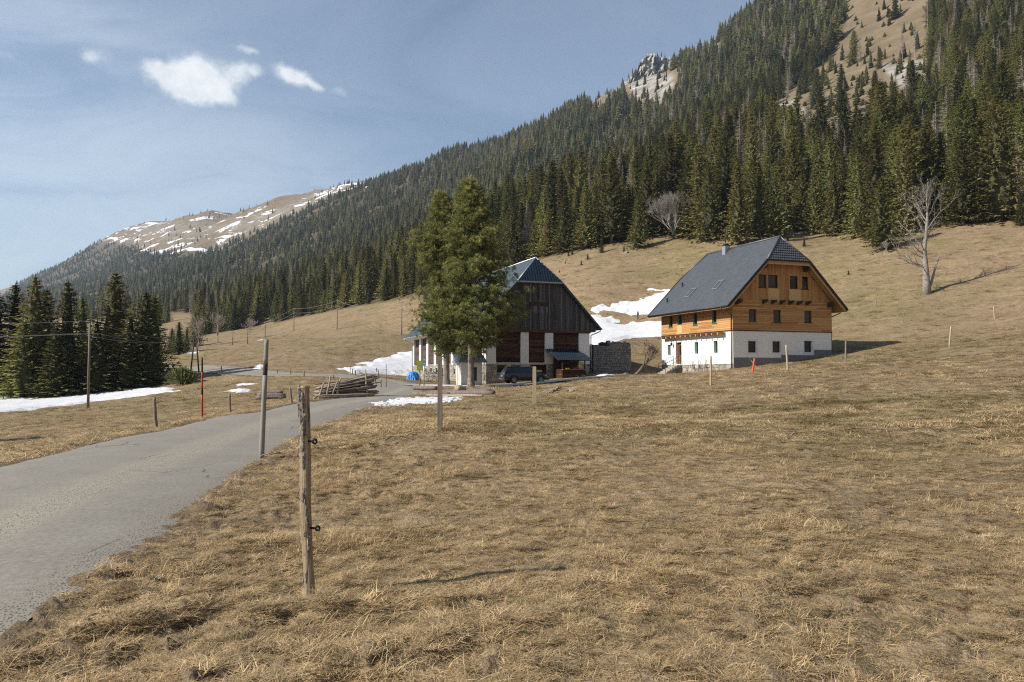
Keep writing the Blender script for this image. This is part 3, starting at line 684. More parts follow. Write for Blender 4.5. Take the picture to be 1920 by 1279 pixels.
# ---- shared tree shapes
SPR_HI = []
for k in range(5):
    Ht = 16.0; Rb = [3.2, 3.7, 2.9, 4.1, 3.5][k]
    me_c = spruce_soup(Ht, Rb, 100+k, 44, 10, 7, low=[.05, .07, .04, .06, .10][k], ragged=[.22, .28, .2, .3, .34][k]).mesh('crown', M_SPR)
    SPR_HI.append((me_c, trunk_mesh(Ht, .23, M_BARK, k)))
SPR_LO = [spruce_soup(16.0, [3.0, 3.4, 2.7, 3.7][k], 200+k, 20, 8, 0, ragged=.3).mesh('crown', M_SPR) for k in range(4)]
LARCH = [larch_mesh(17, 2.3, 300+k, 62, 7, .026, M_TWIG, 6) for k in range(3)]
LARCH_LO = larch_mesh(17, 2.2, 330, 32, 7, .06, M_TWIG, 4)
def spruce(px, py, Y, hgt, var, label, group=None, name='spruce', wide=1.0, loc=None, rz=None, cat='tree'):
    p = loc if loc is not None else (at(px, py, Y) if Y else gnd(px, py))
    z = H(p[0], p[1])-.1
    o = empty(name, (p[0], p[1], z), random.uniform(0, 6.28) if rz is None else rz, label, cat, group)
    s = hgt/16.0; o.scale = (s*wide, s*wide, s)
    new_obj('crown', SPR_HI[var % 5][0], o); new_obj('trunk', SPR_HI[var % 5][1], o)
    return o
# ---- the forest: sample the slope, keep what the camera's side of the mountain shows
def sample_forest():
    rnd = np.random.default_rng(5); X = []; Y = []
    r = 118.0
    while r < 3900:
        s = 4.3+.0028*r if r < 900 else 6.8+.0016*(r-900)
        n = int(2*R(41)*r/s); th = np.linspace(-R(40), R(42), n)+rnd.uniform(-.42, .42, n)*s/r; rr = r+rnd.uniform(-.45, .45, n)*s
        X.append(rr*np.sin(th)); Y.append(rr*np.cos(th)); r += s*.95
    x = np.concatenate(X); y = np.concatenate(Y); z = HH(x, y)
    f = forest_mask(x, y, z)
    gap = fbm(x/28, y/28, 3, 81); f = f*(1-.85*sstep(gap, .15, .30))
    k = rnd.random(len(x)) < f; x, y, z = x[k], y[k], z[k]
    # keep the trees whose tops can be seen over the ground in front of them
    top = z+15; vis = np.ones(len(x), bool)
    for u in np.linspace(.15, .985, 34):
        vis &= (HH(x*u, y*u) < EYE+(top-EYE)*u)
    return x[vis], y[vis], z[vis]
fx, fy, fz = sample_forest()
fr = np.hypot(fx, fy); order = np.argsort(fr); fx, fy, fz, fr = fx[order], fy[order], fz[order], fr[order]
rnd_ = np.random.default_rng(9)
lar = (rnd_.random(len(fx)) < .12+.2*sstep(fbm(fx/60, fy/60, 3, 83), .10, .28)) & (fr > 150)
hgt = np.clip(rnd_.normal(1.0, .27, len(fx))+.35*fbm(fx/45, fy/45, 2, 87), .4, 1.6)*(1-.32*sstep(fz, 260, 480))*np.where(fr < 230, .92, 1.08)*np.interp(project(fx, fy, fz)[0], [300, 700, 950], [.62, .68, 1.0])
spx, spy = project(fx, fy, fz)
PLACED = []        # hand-placed trees at the forest edge (pixel of the foot, height, shape, width, label)
EDGE_TREES = [
 (1197,466,12.5,1,1.15,'broad spruce standing alone left of the bare round tree at the forest edge'),
 (1128,474,4.2,2,1.0,'slim young spruce on the open slope above the barn roof'),
 (1330,452,17.5,3,1.15,'wide shaggy spruce right of the bare round tree'),
 (1384,458,18.5,0,1.05,'tall pointed spruce behind the chimney of the timber house'),
 (1528,440,15.0,2,1.0,'slender spruce at the forest edge just right of the roof hip'),
 (1566,442,16.0,0,1.1,'dense spruce right of the slender one above the gable'),
 (1612,446,17.0,3,1.1,'tall spruce rising behind the bushy young spruce'),
 (1655,470,13.0,4,1.45,'bushy olive young spruce in front of the forest edge'),
 (1806,422,17.0,1,1.25,'broad spruce on the meadow right of the pale bare tree'),
 (1876,415,23.0,3,1.2,'very tall spruce at the right end of the forest edge'),
 (1915,424,5.5,2,1.3,'low young spruce at the right edge of the meadow'),
 (1455,446,17.0,2,1.1,'dark spruce rising directly behind the house roof'),
 (1425,452,15.0,4,1.1,'shaded spruce between the chimney and the roof ridge')]
for (px, py, hg, va, wd, lb) in EDGE_TREES:
    o = spruce(px, py, None, hg, va, lb, wide=wd); PLACED.append((o.location.x, o.location.y))
for (px, py, hg, va, wd, lb) in [(1508,463,2.0,2,1.5,'tiny round spruce on the meadow just right of the roof hip'), (1591,516,.9,1,1.6,'smallest spruce seedling on the meadow right of the gable'), (1477,452,1.5,3,1.3,'spruce seedling behind the ridge of the timber house'),
      (1060,495,.9,0,1.6,'low spruce bush nearest the barn hip'), (1102,487,1.5,1,1.7,'round spruce bush on the slope above the barn'), (1090,497,1.2,2,1.6,'dark spruce bush below the round one above the barn'), (1170,472,1.6,3,1.2,'young spruce beside the pale boulder at the forest edge'),
      (1073,478,2.6,4,1.0,'young spruce pair at the dark forest edge above the barn'), (1066,481,1.8,0,1.1,'short spruce under the dark forest edge above the barn'), (1049,511,.7,1,1.6,'lowest spruce bush right beside the barn roof')]:
    spruce(px, py, None, hg, va, lb, wide=wd, name='young_spruce')
keep = np.ones(len(fx), bool)
for (qx, qy) in PLACED: keep &= ~((np.hypot(fx-qx, fy-qy) < 4.0))
keep &= ~((fr < 215) & (spx > 1225) & (spx < 1300) & lar)
keep &= ~((fr < 160) & (spx > 1440) & (spx < 1880) & (spy > 446))
fx, fy, fz, fr, lar, hgt, spx, spy = [a[keep] for a in (fx, fy, fz, fr, lar, hgt, spx, spy)]
inframe = (spx > -60) & (spx < 1980) & (spy > -20)
ind_s = np.where(~lar & inframe)[0][:275]; ind_l = np.where(lar & inframe)[0][:70]
for i in ind_s:
    spruce(0, 0, 0, 16.5*hgt[i], int(rnd_.integers(5)), 'dark green spruce among its like in the front of the mountain forest', 'spruces in the front of the forest', wide=rnd_.uniform(.95, 1.4), loc=(fx[i], fy[i]))
for i in ind_l:
    o = new_obj('larch', LARCH[int(rnd_.integers(3))]); s = hgt[i]*rnd_.uniform(.8, 1.05); o.scale = (s, s, s); o.location = (fx[i], fy[i], fz[i]-.2); o.rotation_euler = (0, 0, rnd_.uniform(0, 6.28))
    tag(o, 'leafless grey brown larch standing among the forest spruces', 'tree', 'bare larches in the forest')
rest = np.ones(len(fx), bool); rest[ind_s] = False; rest[ind_l] = False
ri = np.where(rest)[0]
vhi = [(lambda c, t: (np.concatenate([c[0], t[0]]), c[1]+[tuple(q+len(c[0]) for q in f) for f in t[1]], np.concatenate([c[2], t[2]*0]), M_SPR))(me_arrays(a), me_arrays(b)) for a, b in SPR_HI]
vlo = [(*me_arrays(m), M_SPR) for m in SPR_LO]; vla = [(*me_arrays(LARCH[0]), M_TWIG), (*me_arrays(LARCH_LO), M_TWIG)]
var = np.where(lar[ri], np.where(fr[ri] < 600, 9, 10), np.where(fr[ri] < 620, rnd_.integers(0, 5, len(ri)), 5+rnd_.integers(0, 4, len(ri))))
wid = rnd_.uniform(.9, 1.45, len(ri))*np.where(fr[ri] > 620, 1.1, 1.0); sc_ = 1.02*hgt[ri]
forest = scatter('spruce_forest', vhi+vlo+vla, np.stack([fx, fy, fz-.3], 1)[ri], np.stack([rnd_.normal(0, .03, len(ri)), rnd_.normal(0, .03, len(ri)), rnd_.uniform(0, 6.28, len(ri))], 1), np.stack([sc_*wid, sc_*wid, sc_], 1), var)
tag(forest, 'dense spruce and larch forest covering the mountain flank', None)
print('forest trees', len(fx), 'in stuff', len(ri))
# ---- the pale rock face that breaks out of the forest below the ridge
def cliff():
    rnd = random.Random(2); Y = 1180.0; prof = np.array([(1168,158),(1180,146),(1192,130),(1204,112),(1214,103),(1224,101),(1236,106),(1250,108),(1262,112),(1274,126),(1284,140)], float); U, Vn, D = 90, 46, 4
    V = []; F = []
    for j in range(Vn+1):
        for i in range(U+1):
            px = 1168+116*i/U; top = np.interp(px, prof[:, 0], prof[:, 1])+2.0*math.sin(px*.9)+1.5*math.sin(px*2.3); f = j/Vn; py = 196+(top-196)*f
            edge = min(1, min(i, U-i)/9)
            n1 = float(fbm(np.array([px/16.]), np.array([py/34.]), 4, 5)[0]); n2 = abs(float(fbm(np.array([px/7.+py/30]), np.array([py/16.]), 3, 9)[0])); n3 = float(fbm(np.array([px/3.]), np.array([py/5.]), 2, 13)[0])
            p = at(px, py, Y-40*(1-f)+30*(1-edge)-30*n1-34*n2-10*n3); V.append(tuple(p))
    W_ = U+1
    for j in range(Vn):
        for i in range(U): a = j*W_+i; F.append((a, a+1, a+W_+1, a+W_))
    b0 = len(V); 
    for i in range(W_): x, y, z = V[Vn*W_+i]; V.append((x*1.06, y*1.06, z-4))
    for i in range(U): a = Vn*W_+i; F.append((a, a+1, b0+i+1, b0+i))
    t = NT('pale_limestone', .9, .15); g = t.geo(); n = t.noise(t.mapping(g, (1, 1, .4)), .07, 8, .7); m = t.noise(g, .25, 5, .7)
    t.color(t.mix(.4, t.ramp(n, [(.3, (.20, .18, .155)), (.5, (.40, .375, .34)), (.68, (.56, .54, .50))]), t.ramp(m, [(.35, (.15, .13, .11)), (.6, (.52, .50, .47))]))); t.bump(t.math('ADD', n, m), .8, 3.0)
    me_ = bpy.data.meshes.new('rock_cliff'); me_.from_pydata(V, [], F); me_.materials.append(t.mat); o = new_obj('rock_cliff', me_); tag(o, 'pale grey rock cliff breaking out of the forest below the ridge', 'cliff')
    for k, px in enumerate((1178, 1186, 1210, 1219, 1232, 1240, 1246, 1258, 1268)):
        i = round((px-1168)/116*U); x, y, z = V[Vn*W_+i]; q = new_obj('ridge_spruce', SPR_LO[k % 4]); s_ = rnd.uniform(.55, 1.0); q.scale = (s_*.8, s_*.8, s_); q.location = (x*1.01, y*1.01, z-2); tag(q, 'small spruce standing on top of the pale rock cliff', 'tree', 'spruces on the cliff top')
cliff()
# scattered trees and scrub of the upper mountain
def upper_scrub():
    rr = np.random.default_rng(21); n = 26000
    px = rr.uniform(60, 1745, n); r = np.exp(rr.uniform(math.log(380), math.log(3000), n)); x = (px-960)/FPX*r; y = r
    z = HH(x, y); pxx, pyy = project(x, y, z); m = np.zeros(n, bool)
    m |= in_poly(pxx, pyy, CLEAR[0]) & (rr.random(n) < .16)
    m |= (pyy < np.interp(pxx, TREELINE[:, 0], TREELINE[:, 1])+4) & (pxx < 760) & (fbm(x/90, y/140, 3, 91) > .02) & (rr.random(n) < .35)
    m |= (in_poly(pxx, pyy, CLEAR[4]) | in_poly(pxx, pyy, CLEAR[3])) & (rr.random(n) < .10)
    x, y, z = x[m], y[m], z[m]; vis = np.ones(len(x), bool)
    for u in np.linspace(.2, .985, 30): vis &= (HH(x*u, y*u) < EYE+(z+10-EYE)*u)
    x, y, z = x[vis], y[vis], z[vis]; n = len(x)
    small = rr.random(n) < .6; s = np.where(small & (y < 900), rr.uniform(.12, .3, n), rr.uniform(.35, .8, n)); w = np.where(s < .3, 2.6, 1.1)*s
    o = scatter('mountain_scrub', [(*me_arrays(m_), M_SPR) for m_ in SPR_LO[:3]], np.stack([x, y, z-.2], 1), np.stack([x*0, x*0, rr.uniform(0, 6.28, n)], 1), np.stack([w, w, s], 1), rr.integers(0, 3, n))
    tag(o, 'scattered dwarf pines and spruces on the open upper slopes')
upper_scrub()
# ---- the dark spruces beside the snow sheet, on the valley side
for k, (px, top, base_, Y, va, wd, lb) in enumerate([
  (25,530,735,104,0,1.35,'dark spruce second from the outer end of the roadside row'),(62,516,733,100,3,1.2,'tall dark spruce with a sharp tip behind the wires'),(84,540,733,106,1,1.2,'dark spruce just right of the sharp tipped one'),
  (124,525,733,103,2,1.35,'slim dark spruce left of the wooden line pole'),(152,556,732,112,4,1.1,'shorter spruce showing behind the top of the line pole'),(213,508,730,105,1,1.45,'tallest spruce of the roadside row, right of the line pole'),
  (243,590,728,100,0,1.6,'sunlit bushy spruce at the foot of the tallest one'),(271,546,726,102,3,1.45,'broad sunlit spruce near the end of the roadside row'),(288,553,725,107,2,1.3,'last spruce of the roadside row, towards the far road'),
  (-12,545,738,102,4,1.5,'dark spruce cut by the picture edge beside the wires'),(45,600,735,97,1,1.5,'low shaded spruce in front of the sharp tipped one'),(105,610,733,96,2,1.5,'low shaded spruce left of the line pole'),(180,600,731,98,3,1.5,'low spruce right behind the line pole'),
  (-60,530,738,106,0,1.4,'dark spruce outside the edge of the roadside row'),(-110,540,738,104,3,1.4,'outermost dark spruce of the roadside row')]):
    p = at(px, base_, Y); z = H(p.x, p.y); hg = at(px, top, Y).z-z
    spruce(px, base_, Y, hg, va, lb, 'roadside spruces', wide=wd*1.12*(16/hg)**.35)
for k, (x_, y_, hg_) in enumerate([(-33, 19, 14), (-37, 26.5, 15), (-62, 58, 15), (-60, 67, 13)]):
    spruce(0, 0, 0, hg_, k, ('first', 'second', 'third', 'fourth')[k]+' spruce beyond the picture edge whose shadow falls across the field', 'spruces beside the field', wide=1.0, loc=(x_, y_))
for k, (px, top, py, Y, va, wd, lb) in enumerate([(335,608,664,215,0,1.5,'spruce in the distant clump left of the A shaped pole'),(350,618,660,218,2,1.2,'spruce right in the distant clump behind the A shaped pole'),(322,620,664,212,3,1.2,'leftmost spruce of the distant clump across the field'),(366,590,650,240,1,1.1,'dark spruce above the distant clump across the field')]):
    p = gnd(px, py); spruce(px, py, None, max(5, at(px, top-6, p.y).z-p.z), va, lb, 'distant spruce clump', wide=wd*1.35)
def bush(px, py, Y, s, seed, label):
    rnd = random.Random(seed); S = Soup()
    for k in range(900):
        a = rnd.uniform(0, 6.28); e = rnd.uniform(.05, 1.45); d = Vector((math.cos(a)*math.cos(e), math.sin(a)*math.cos(e), math.sin(e)*1.1))
        c = d*rnd.uniform(.35, 1)*s; dd = (d+Vector((rnd.uniform(-.5, .5), rnd.uniform(-.5, .5), rnd.uniform(-.2, .7)))).normalized(); sd_ = dd.cross(Vector((rnd.uniform(-1, 1), rnd.uniform(-1, 1), .5))).normalized()
        S.quad(c, c+dd*.16*s-sd_*.05*s, c+dd*.36*s, c+dd*.16*s+sd_*.05*s, rnd.uniform(0, .3), rnd.uniform(.1, .6))
    p = at(px, py, Y) if Y else gnd(px, py); o = empty('mountain_pine', (p[0], p[1], H(p[0], p[1])), 0, label, 'shrub')
    new_obj('crown', S.mesh('crown', M_SPR), o); m = MB()
    for k in range(6):
        a = k*1.05; m.tube([(0, 0, -.2), (math.cos(a)*.2*s, math.sin(a)*.2*s, .3*s), (math.cos(a)*.45*s, math.sin(a)*.45*s, .75*s)], [.06*s, .045*s, .02*s], 5)
    m.build('stems', M_BARK, o, True)
bush(341, 703, 97, 1.75, 5, 'dark mountain pine bush beside the A shaped wooden pole')
# ---- bare broadleaved trees
def bare_tree(name, loc, hgt, spread, seed, label, mat, trunk_r, depth=6, trunk_f=.22, group=None, up=.35, min_r=.012, first=5, lean=(0, 0)):
    rnd = random.Random(seed); tm = MB(); bm_ = MB()
    def grow(p, d, ln, r, lev):
        n = 3; path = [p]; dd = d.copy()
        for k in range(n):
            dd = (dd+Vector((rnd.uniform(-.16, .16), rnd.uniform(-.16, .16), rnd.uniform(-.05, .12)))).normalized(); path.append(path[-1]+dd*ln/n)
        r1 = max(r*.62, min_r*.6)
        bm_.tube(path, [r+(r1-r)*k/n for k in range(n+1)], 6 if lev < 2 else (4 if lev < 4 else 3), cap=False)
        if lev >= depth: return
        nb = rnd.choice([2, 3, 3]) if lev < depth-1 else 3
        for k in range(nb):
            u = rnd.uniform(.45, 1.0) if k else 1.0; idx = min(n-1, int(u*n)); q = path[idx].lerp(path[idx+1], u*n-idx) if u < 1 else path[-1]
            ang = rnd.uniform(.25, .75)*spread; az = rnd.uniform(0, 6.283); t = dd.orthogonal().normalized(); t = Matrix.Rotation(az, 3, dd) @ t
            nd = (dd*math.cos(ang)+t*math.sin(ang)+Vector((0, 0, up*.3))).normalized()
            grow(q, nd, ln*rnd.uniform(.62, .86), max(r1*rnd.uniform(.6, .85), min_r), lev+1)
    o = empty(name, loc, 0, label, 'tree', group)
    th = hgt*trunk_f; top = Vector((lean[0]*th, lean[1]*th, th))
    tm.tube([(0, 0, -.4), (0, 0, .15), top*.5, top], [trunk_r*1.5, trunk_r*1.15, trunk_r, trunk_r*.9], 9)
    for k in range(first):
        a = 6.283*k/first+rnd.uniform(-.4, .4); tilt = rnd.uniform(.15, .75)*spread if k else .05
        grow(top+Vector((0, 0, -rnd.uniform(0, .25)*th)), Vector((math.cos(a)*math.sin(tilt)+lean[0], math.sin(a)*math.sin(tilt)+lean[1], math.cos(tilt))).normalized(), hgt*.24*rnd.uniform(.85, 1.1), trunk_r*.6, 1)
    tm.build('trunk', mat, o, True); bm_.build('branches', mat, o, True)
    return o
p = gnd(1262, 449); bare_tree('bare_tree', p, 12.5, 1.0, 3, 'bare round crowned tree with pale stems at the forest edge', M_GREY, .32, 7, .12, first=11, up=.5, min_r=.018)
# the tall pale tree on the meadow: one leader, old low limbs to one side
def pale_tree():
    p = at(1738, 550, 107); p.z = H(p.x, p.y); o = empty('pale_bare_tree', p, 0, 'tall pale leafless tree with broken lower limbs on the open meadow', 'tree')
    rnd = random.Random(12); tm = MB(); b = MB(); Hh = 15.2
    lead = [Vector((0, 0, -.4)), Vector((-.05, 0, 1.5)), Vector((-.1, 0, 3.6)), Vector((-.25, 0, 6.0)), Vector((.1, 0, 8.5)), Vector((.3, 0, 10.6)), Vector((.2, 0, 12.6)), Vector((.4, 0, Hh))]
    tm.tube(lead, [.62, .46, .36, .28, .22, .15, .09, .02], 9)
    def limb(q, d, ln, r, lev, up):
        path = [q]; dd = d.copy()
        for k in range(4):
            dd = (dd+Vector((rnd.uniform(-.22, .22), rnd.uniform(-.22, .22), up*.16+rnd.uniform(-.1, .1)))).normalized(); path.append(path[-1]+dd*ln/4)
        b.tube(path, [r*(1-.2*k) for k in range(5)], 5 if lev < 2 else 3, cap=False)
        if lev >= 4: return
        for k in range(4 if lev < 3 else 3):
            i = rnd.choice([1, 2, 3, 4]); az = rnd.uniform(0, 6.28); t = Matrix.Rotation(az, 3, dd) @ dd.orthogonal().normalized()
            a = rnd.uniform(.35, .9); limb(path[i], (dd*math.cos(a)+t*math.sin(a)).normalized(), ln*rnd.uniform(.5, .7), max(.011, r*rnd.uniform(.38, .55)), lev+1, up)
    for z, az, el, ln, r in [(6.3,2.6,.7,3.2,.10),(7.2,.4,.8,2.8,.1),(8.0,3.2,.75,3.6,.11),(8.6,5.6,.8,3.0,.09),(9.2,1.4,.8,3.0,.09),(9.8,2.7,.85,3.2,.1),(10.3,.1,.95,2.8,.08),(10.9,3.6,.95,2.8,.08),(11.4,5.2,1.0,2.4,.07),(12.0,1.9,1.05,2.2,.06),(12.7,.5,1.1,1.9,.05),(13.2,3.4,1.1,1.8,.05),(13.8,5.0,1.15,1.4,.04),(5.4,3.3,.35,3.8,.10),(4.9,2.9,.1,3.6,.09),(5.8,4.0,.3,3.0,.08)]:
        q = Vector((0, 0, z)); k = max(i for i in range(len(lead)-1) if lead[i].z <= z); q = lead[k].lerp(lead[k+1], (z-lead[k].z)/(lead[k+1].z-lead[k].z))
        limb(q, Vector((math.cos(az)*math.cos(el), math.sin(az)*math.cos(el), math.sin(el))), ln, r, 1, 1.0)
    for az, el, ln, r in [(3.3,.1,4.4,.13),(2.9,.25,4.0,.12),(3.7,.0,3.4,.1)]: limb(lead[2], Vector((math.cos(az)*math.cos(el), math.sin(az)*math.cos(el), math.sin(el))), ln, r, 2, .5)
    tm.tube([(.15, 0, .3), (.7, .1, 1.6), (1.2, .2, 3.2), (1.9, .2, 5.2)], [.2, .17, .14, .07], 7)
    tm.build('trunk', M_GREY, o, True); b.build('branches', M_GREY, o, True)
pale_tree()
p = at(1193, 688, 84); p.z = H(p.x, p.y); bare_tree('apple_tree', p, 4.6, 1.1, 8, 'small crooked bare tree between the ruin and the timber house', M_SHRUB, .16, 5, .22, lean=(.7, 0), min_r=.02)
for k, (px, py, hg, sd_, lb) in enumerate([(372,652,10,31,'bare grey tree at the foot of the distant forest'),(408,644,11,32,'bare pinkish tree beside the distant forest gap'),(468,636,7,33,'thin bare tree among the slim utility poles'),(1830,305,16,34,'bare pale tree rising out of the spruces at upper right'),(1662,476,2.6,36,'tangled bare shrub under the bushy young spruce')]):
    q = gnd(px, py); bare_tree('bare_tree', q, hg, 1.0, sd_, lb, M_TWIG if k != 3 else M_GREY, .16*hg/10, 5, .2, min_r=.03)
for k, (px, py, hg, lb) in enumerate([(1757,352,22,'tall bare larch standing right above the pale meadow tree'),(1612,125,20,'lone bare larch on the upper clearing'),(1692,112,22,'bare larch at the right side of the upper clearing'),(1716,112,24,'tall bare larch beside the dense forest on the upper clearing'),(1478,190,22,'bare larch leaning over the lower end of the clearing')]):
    q = gnd(px, py); o = new_obj('larch', LARCH[k % 3]); s = hg/17; o.scale = (s, s, s); o.location = (q.x, q.y, q.z-.2); tag(o, lb, 'tree')
# ---- the two stone pines in front of the barn
def stone_pine(px, py, Y, top_px, crown, seed, label):
    """crown: list of (height fraction, radius to the left, radius to the right) in metres"""
    rnd = random.Random(seed); p = at(px, py, Y); p.z = H(p.x, p.y)-.05; o = empty('stone_pine', p, 0, label, 'tree', 'stone pines in front of the barn')
    tp = at(top_px[0], top_px[1], Y)-p; Ht = tp.z; tm = MB(); lm = MB(); S = Soup()
    def axis(f): return Vector((tp.x*f*f, 0, Ht*f))
    tm.tube([Vector((0, 0, -.3)), Vector((0, 0, .1)), Vector((0, 0, .8))]+[axis(f) for f in (.12, .25, .4, .55, .7, .85, .99)], [.50, .40, .31, .29, .26, .22, .17, .12, .07, .01], 10)
    cf = np.array([c[0] for c in crown]); cl = np.array([c[1] for c in crown]); cr = np.array([c[2] for c in crown])
    def tuft(c, d, s, tint):
        n = rnd.randint(18, 24)
        for k in range(n):
            v = (d*rnd.uniform(.35, 1.1)+Vector((rnd.gauss(0, .55), rnd.gauss(0, .55), rnd.gauss(.12, .45)))).normalized(); w = v.cross(Vector((rnd.uniform(-1, 1), rnd.uniform(-1, 1), rnd.uniform(-1, 1)))).normalized()*s*.052
            b0 = c+v*s*.1; t = min(1, max(0, tint+rnd.uniform(-.2, .2)))
            S.quad(b0, b0+v*s*.5-w, b0+v*s*rnd.uniform(.8, 1.1), b0+v*s*.5+w, t*.6, t)
    lobes = [(rnd.uniform(0, 6.28), rnd.uniform(.15, .80), rnd.choice([-.6, -.5, -.4, .2, .3, .36])) for _ in range(34)]
    f = cf[0]
    while f < .985:
        nb = 6 if f < .8 else 5
        for b in range(nb):
            a = rnd.uniform(0, 6.283); f2 = min(.985, f+rnd.uniform(0, .03)); c_, s_ = math.cos(a), math.sin(a)
            Lx = np.interp(f2, cf, cr) if c_ > 0 else np.interp(f2, cf, cl); Ly = .5*(np.interp(f2, cf, cr)+np.interp(f2, cf, cl))
            lob = 1+sum(k_*math.exp(-(math.atan2(math.sin(a-q_), math.cos(a-q_))/.6)**2-((f2-h_)/.06)**2) for q_, h_, k_ in lobes)
            L = 1.08*math.hypot(Lx*c_, Ly*s_)*rnd.uniform(.55, 1.05)*lob
            if lob < .72 and rnd.random() < .6: continue
            p0 = axis(f2); d = Vector((c_, s_, 0))
            sag = -.10+.35*f2; p1 = p0+d*L*.5+Vector((0, 0, L*(sag*.5-.06))); p2 = p0+d*L+Vector((0, 0, L*(sag+.18)))
            lm.tube([p0, p1, p2], [.055*(1-f2)+.02, .03, .012], 4, cap=False)
            npl = 2+int(L*1.0)
            for k in range(npl):                                   # plumes of tufts along the outer half of each limb
                u = 1.0-.62*(k/npl)*rnd.uniform(.7, 1.2); q = p0.lerp(p1, u/.5) if u < .5 else p1.lerp(p2, (u-.5)/.5)
                q = q+Vector((rnd.gauss(0, .10*L), rnd.gauss(0, .10*L), rnd.gauss(.08, .06*L))); ps = rnd.uniform(.17, .34)
                for j in range(7):
                    off = Vector((rnd.gauss(0, ps), rnd.gauss(0, ps), rnd.gauss(.05, ps*.62))); dd = (d*.45+off*1.2+Vector((0, 0, .55))).normalized()
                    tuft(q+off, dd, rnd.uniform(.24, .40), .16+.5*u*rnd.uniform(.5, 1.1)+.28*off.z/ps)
        f += .0150
    tm.build('trunk', M_PBARK, o, True); lm.build('limbs', M_PBARK, o, True); new_obj('crown', S.mesh('crown', M_PIN), o)
    return o
PINE_A = stone_pine(837, 729, 74.5, (828,368), [(.15,.6,.6),(.20,2.2,1.3),(.30,3.5,1.6),(.40,3.4,1.7),(.52,2.7,1.6),(.65,2.1,1.2),(.78,1.5,.9),(.88,1.0,.7),(.95,.6,.5),(1,.12,.12)], 41, 'stone pine whose trunk is clear, nearer the yellow trail sign')
PINE_B = stone_pine(883, 728, 72.5, (878,342), [(.15,.9,.7),(.20,1.8,2.2),(.30,2.0,4.0),(.40,2.1,3.9),(.52,2.1,3.1),(.63,1.7,2.6),(.75,1.3,2.1),(.86,.95,1.5),(.94,.6,.8),(1,.12,.12)], 42, 'taller stone pine with a white badge on its trunk beside the shrine')
# ================================================================ BUILDING HELPERS
def lerp(a, b, t): return Vector(a)+(Vector(b)-Vector(a))*t
class TB(MB):
    """mesh builder with one tint per piece"""
    def __init__(s): super().__init__(); s.tn = []
    def pad(s, t): s.tn += [t]*(len(s.v)-len(s.tn)); return s
    def build(s, *a, **k):
        s.pad(.5); o = super().build(*a, **k); add_attr(o.data, 'tint', 'FLOAT', np.array(s.tn, np.float32)); return o
def wood(name, dark, mid, light, rough=.75, grain=(.6, .6, 14), stain=0.0, bump=.25):
    t = NT(name, rough, .2); c = t.ramp(t.attr('tint'), [(0, dark), (.5, mid), (1, light)])
    g = t.noise(t.mapping(t.tc.outputs['Object'], grain), 1.6, 6, .7)
    c = t.mix(.45, c, t.ramp(g, [(.3, dark), (.5, mid), (.7, light)]))
    if stain: c = t.mix(t.math('MULTIPLY', t.mr(t.noise(t.tc.outputs['Object'], .7, 5, .65), .5, .7), stain), c, dark)
    t.color(c); t.bump(g, bump, .01); return t.mat
def rubble(name, a, b, c):
    t = NT(name, .92, .15); n = t.noise(t.tc.outputs['Object'], 9, 6, .7)
    k = t.mix(.5, t.ramp(t.attr('tint'), [(0, a), (.5, b), (1, c)]), t.ramp(n, [(.3, a), (.5, b), (.7, c)])); t.color(k); t.bump(n, .8, .03); return t.mat
def plaster(name, c, dirt, amt=.5):
    t = NT(name, .9, .15); n = t.noise(t.tc.outputs['Object'], .8, 6, .65); n2 = t.noise(t.tc.outputs['Object'], 25, 3, .6)
    t.color(t.mix(t.math('MULTIPLY', t.mr(n, .52, .75), amt), c, dirt)); t.bump(n2, .25, .01); return t.mat
def glass_mat(name, c=(.015, .018, .022)):
    t = NT(name, .04, .6); t.color(c); return t.mat
M_GLASS = glass_mat('window_glass'); M_GLASS2 = glass_mat('skylight_glass', (.05, .07, .09))
M_WHITE = plaster('white_render', (.82, .80, .76), (.62, .58, .52), .35)
M_BEIGE = plaster('shrine_render', (.56, .51, .47), (.40, .36, .33), .6)
M_GREYR = plaster('grey_plinth_render', (.20, .19, .18), (.13, .125, .12), .7)
M_LARCHW = wood('larch_cladding', (.27, .125, .046), (.475, .25, .098), (.62, .365, .165))
M_LARCHV = wood('larch_vertical_cladding', (.28, .125, .046), (.47, .245, .092), (.60, .34, .145), grain=(14, 14, .6))
M_OSB = wood('chipboard', (.42, .27, .10), (.58, .40, .17), (.68, .50, .24), grain=(9, 9, 9))
M_BEAMD = wood('dark_beam', (.035, .026, .02), (.06, .045, .035), (.10, .08, .06))
M_BEAML = wood('light_beam', (.30, .16, .07), (.50, .30, .13), (.62, .40, .2))
M_POSTB = wood('brown_planks', (.10, .06, .035), (.19, .12, .07), (.30, .2, .13))
M_OLDW = wood('weathered_boards', (.022, .020, .019), (.075, .068, .065), (.24, .22, .21), .9, (16, 16, .35), .4, .5)
M_REDW = wood('old_brown_boards', (.020, .010, .007), (.060, .028, .016), (.19, .085, .042), .85, (.5, .5, 16), .5, .5)
M_REDV = wood('plum_boards', (.05, .03, .026), (.095, .058, .05), (.15, .098, .084), .85, (.5, .5, 16), .2, .4)
M_STONE = rubble('rubble_stone', (.13, .115, .095), (.30, .275, .235), (.54, .50, .44))
M_STONED = rubble('dark_rubble', (.10, .098, .095), (.20, .195, .19), (.34, .33, .32))
M_MORTAR = simple('lime_mortar', (.42, .38, .32), (.60, .56, .50), 5, .95, .5)
M_MORTARD = simple('dark_mortar', (.10, .095, .09), (.20, .19, .18), 5, .95, .5)
M_TILE = simple('anthracite_tile', (.060, .064, .070), (.085, .090, .098), 2, .42, .1, spec=.5)
M_SHEET = simple('blue_grey_sheet', (.115, .155, .175), (.150, .190, .208), .6, .38, .05, spec=.5, metal=.35)
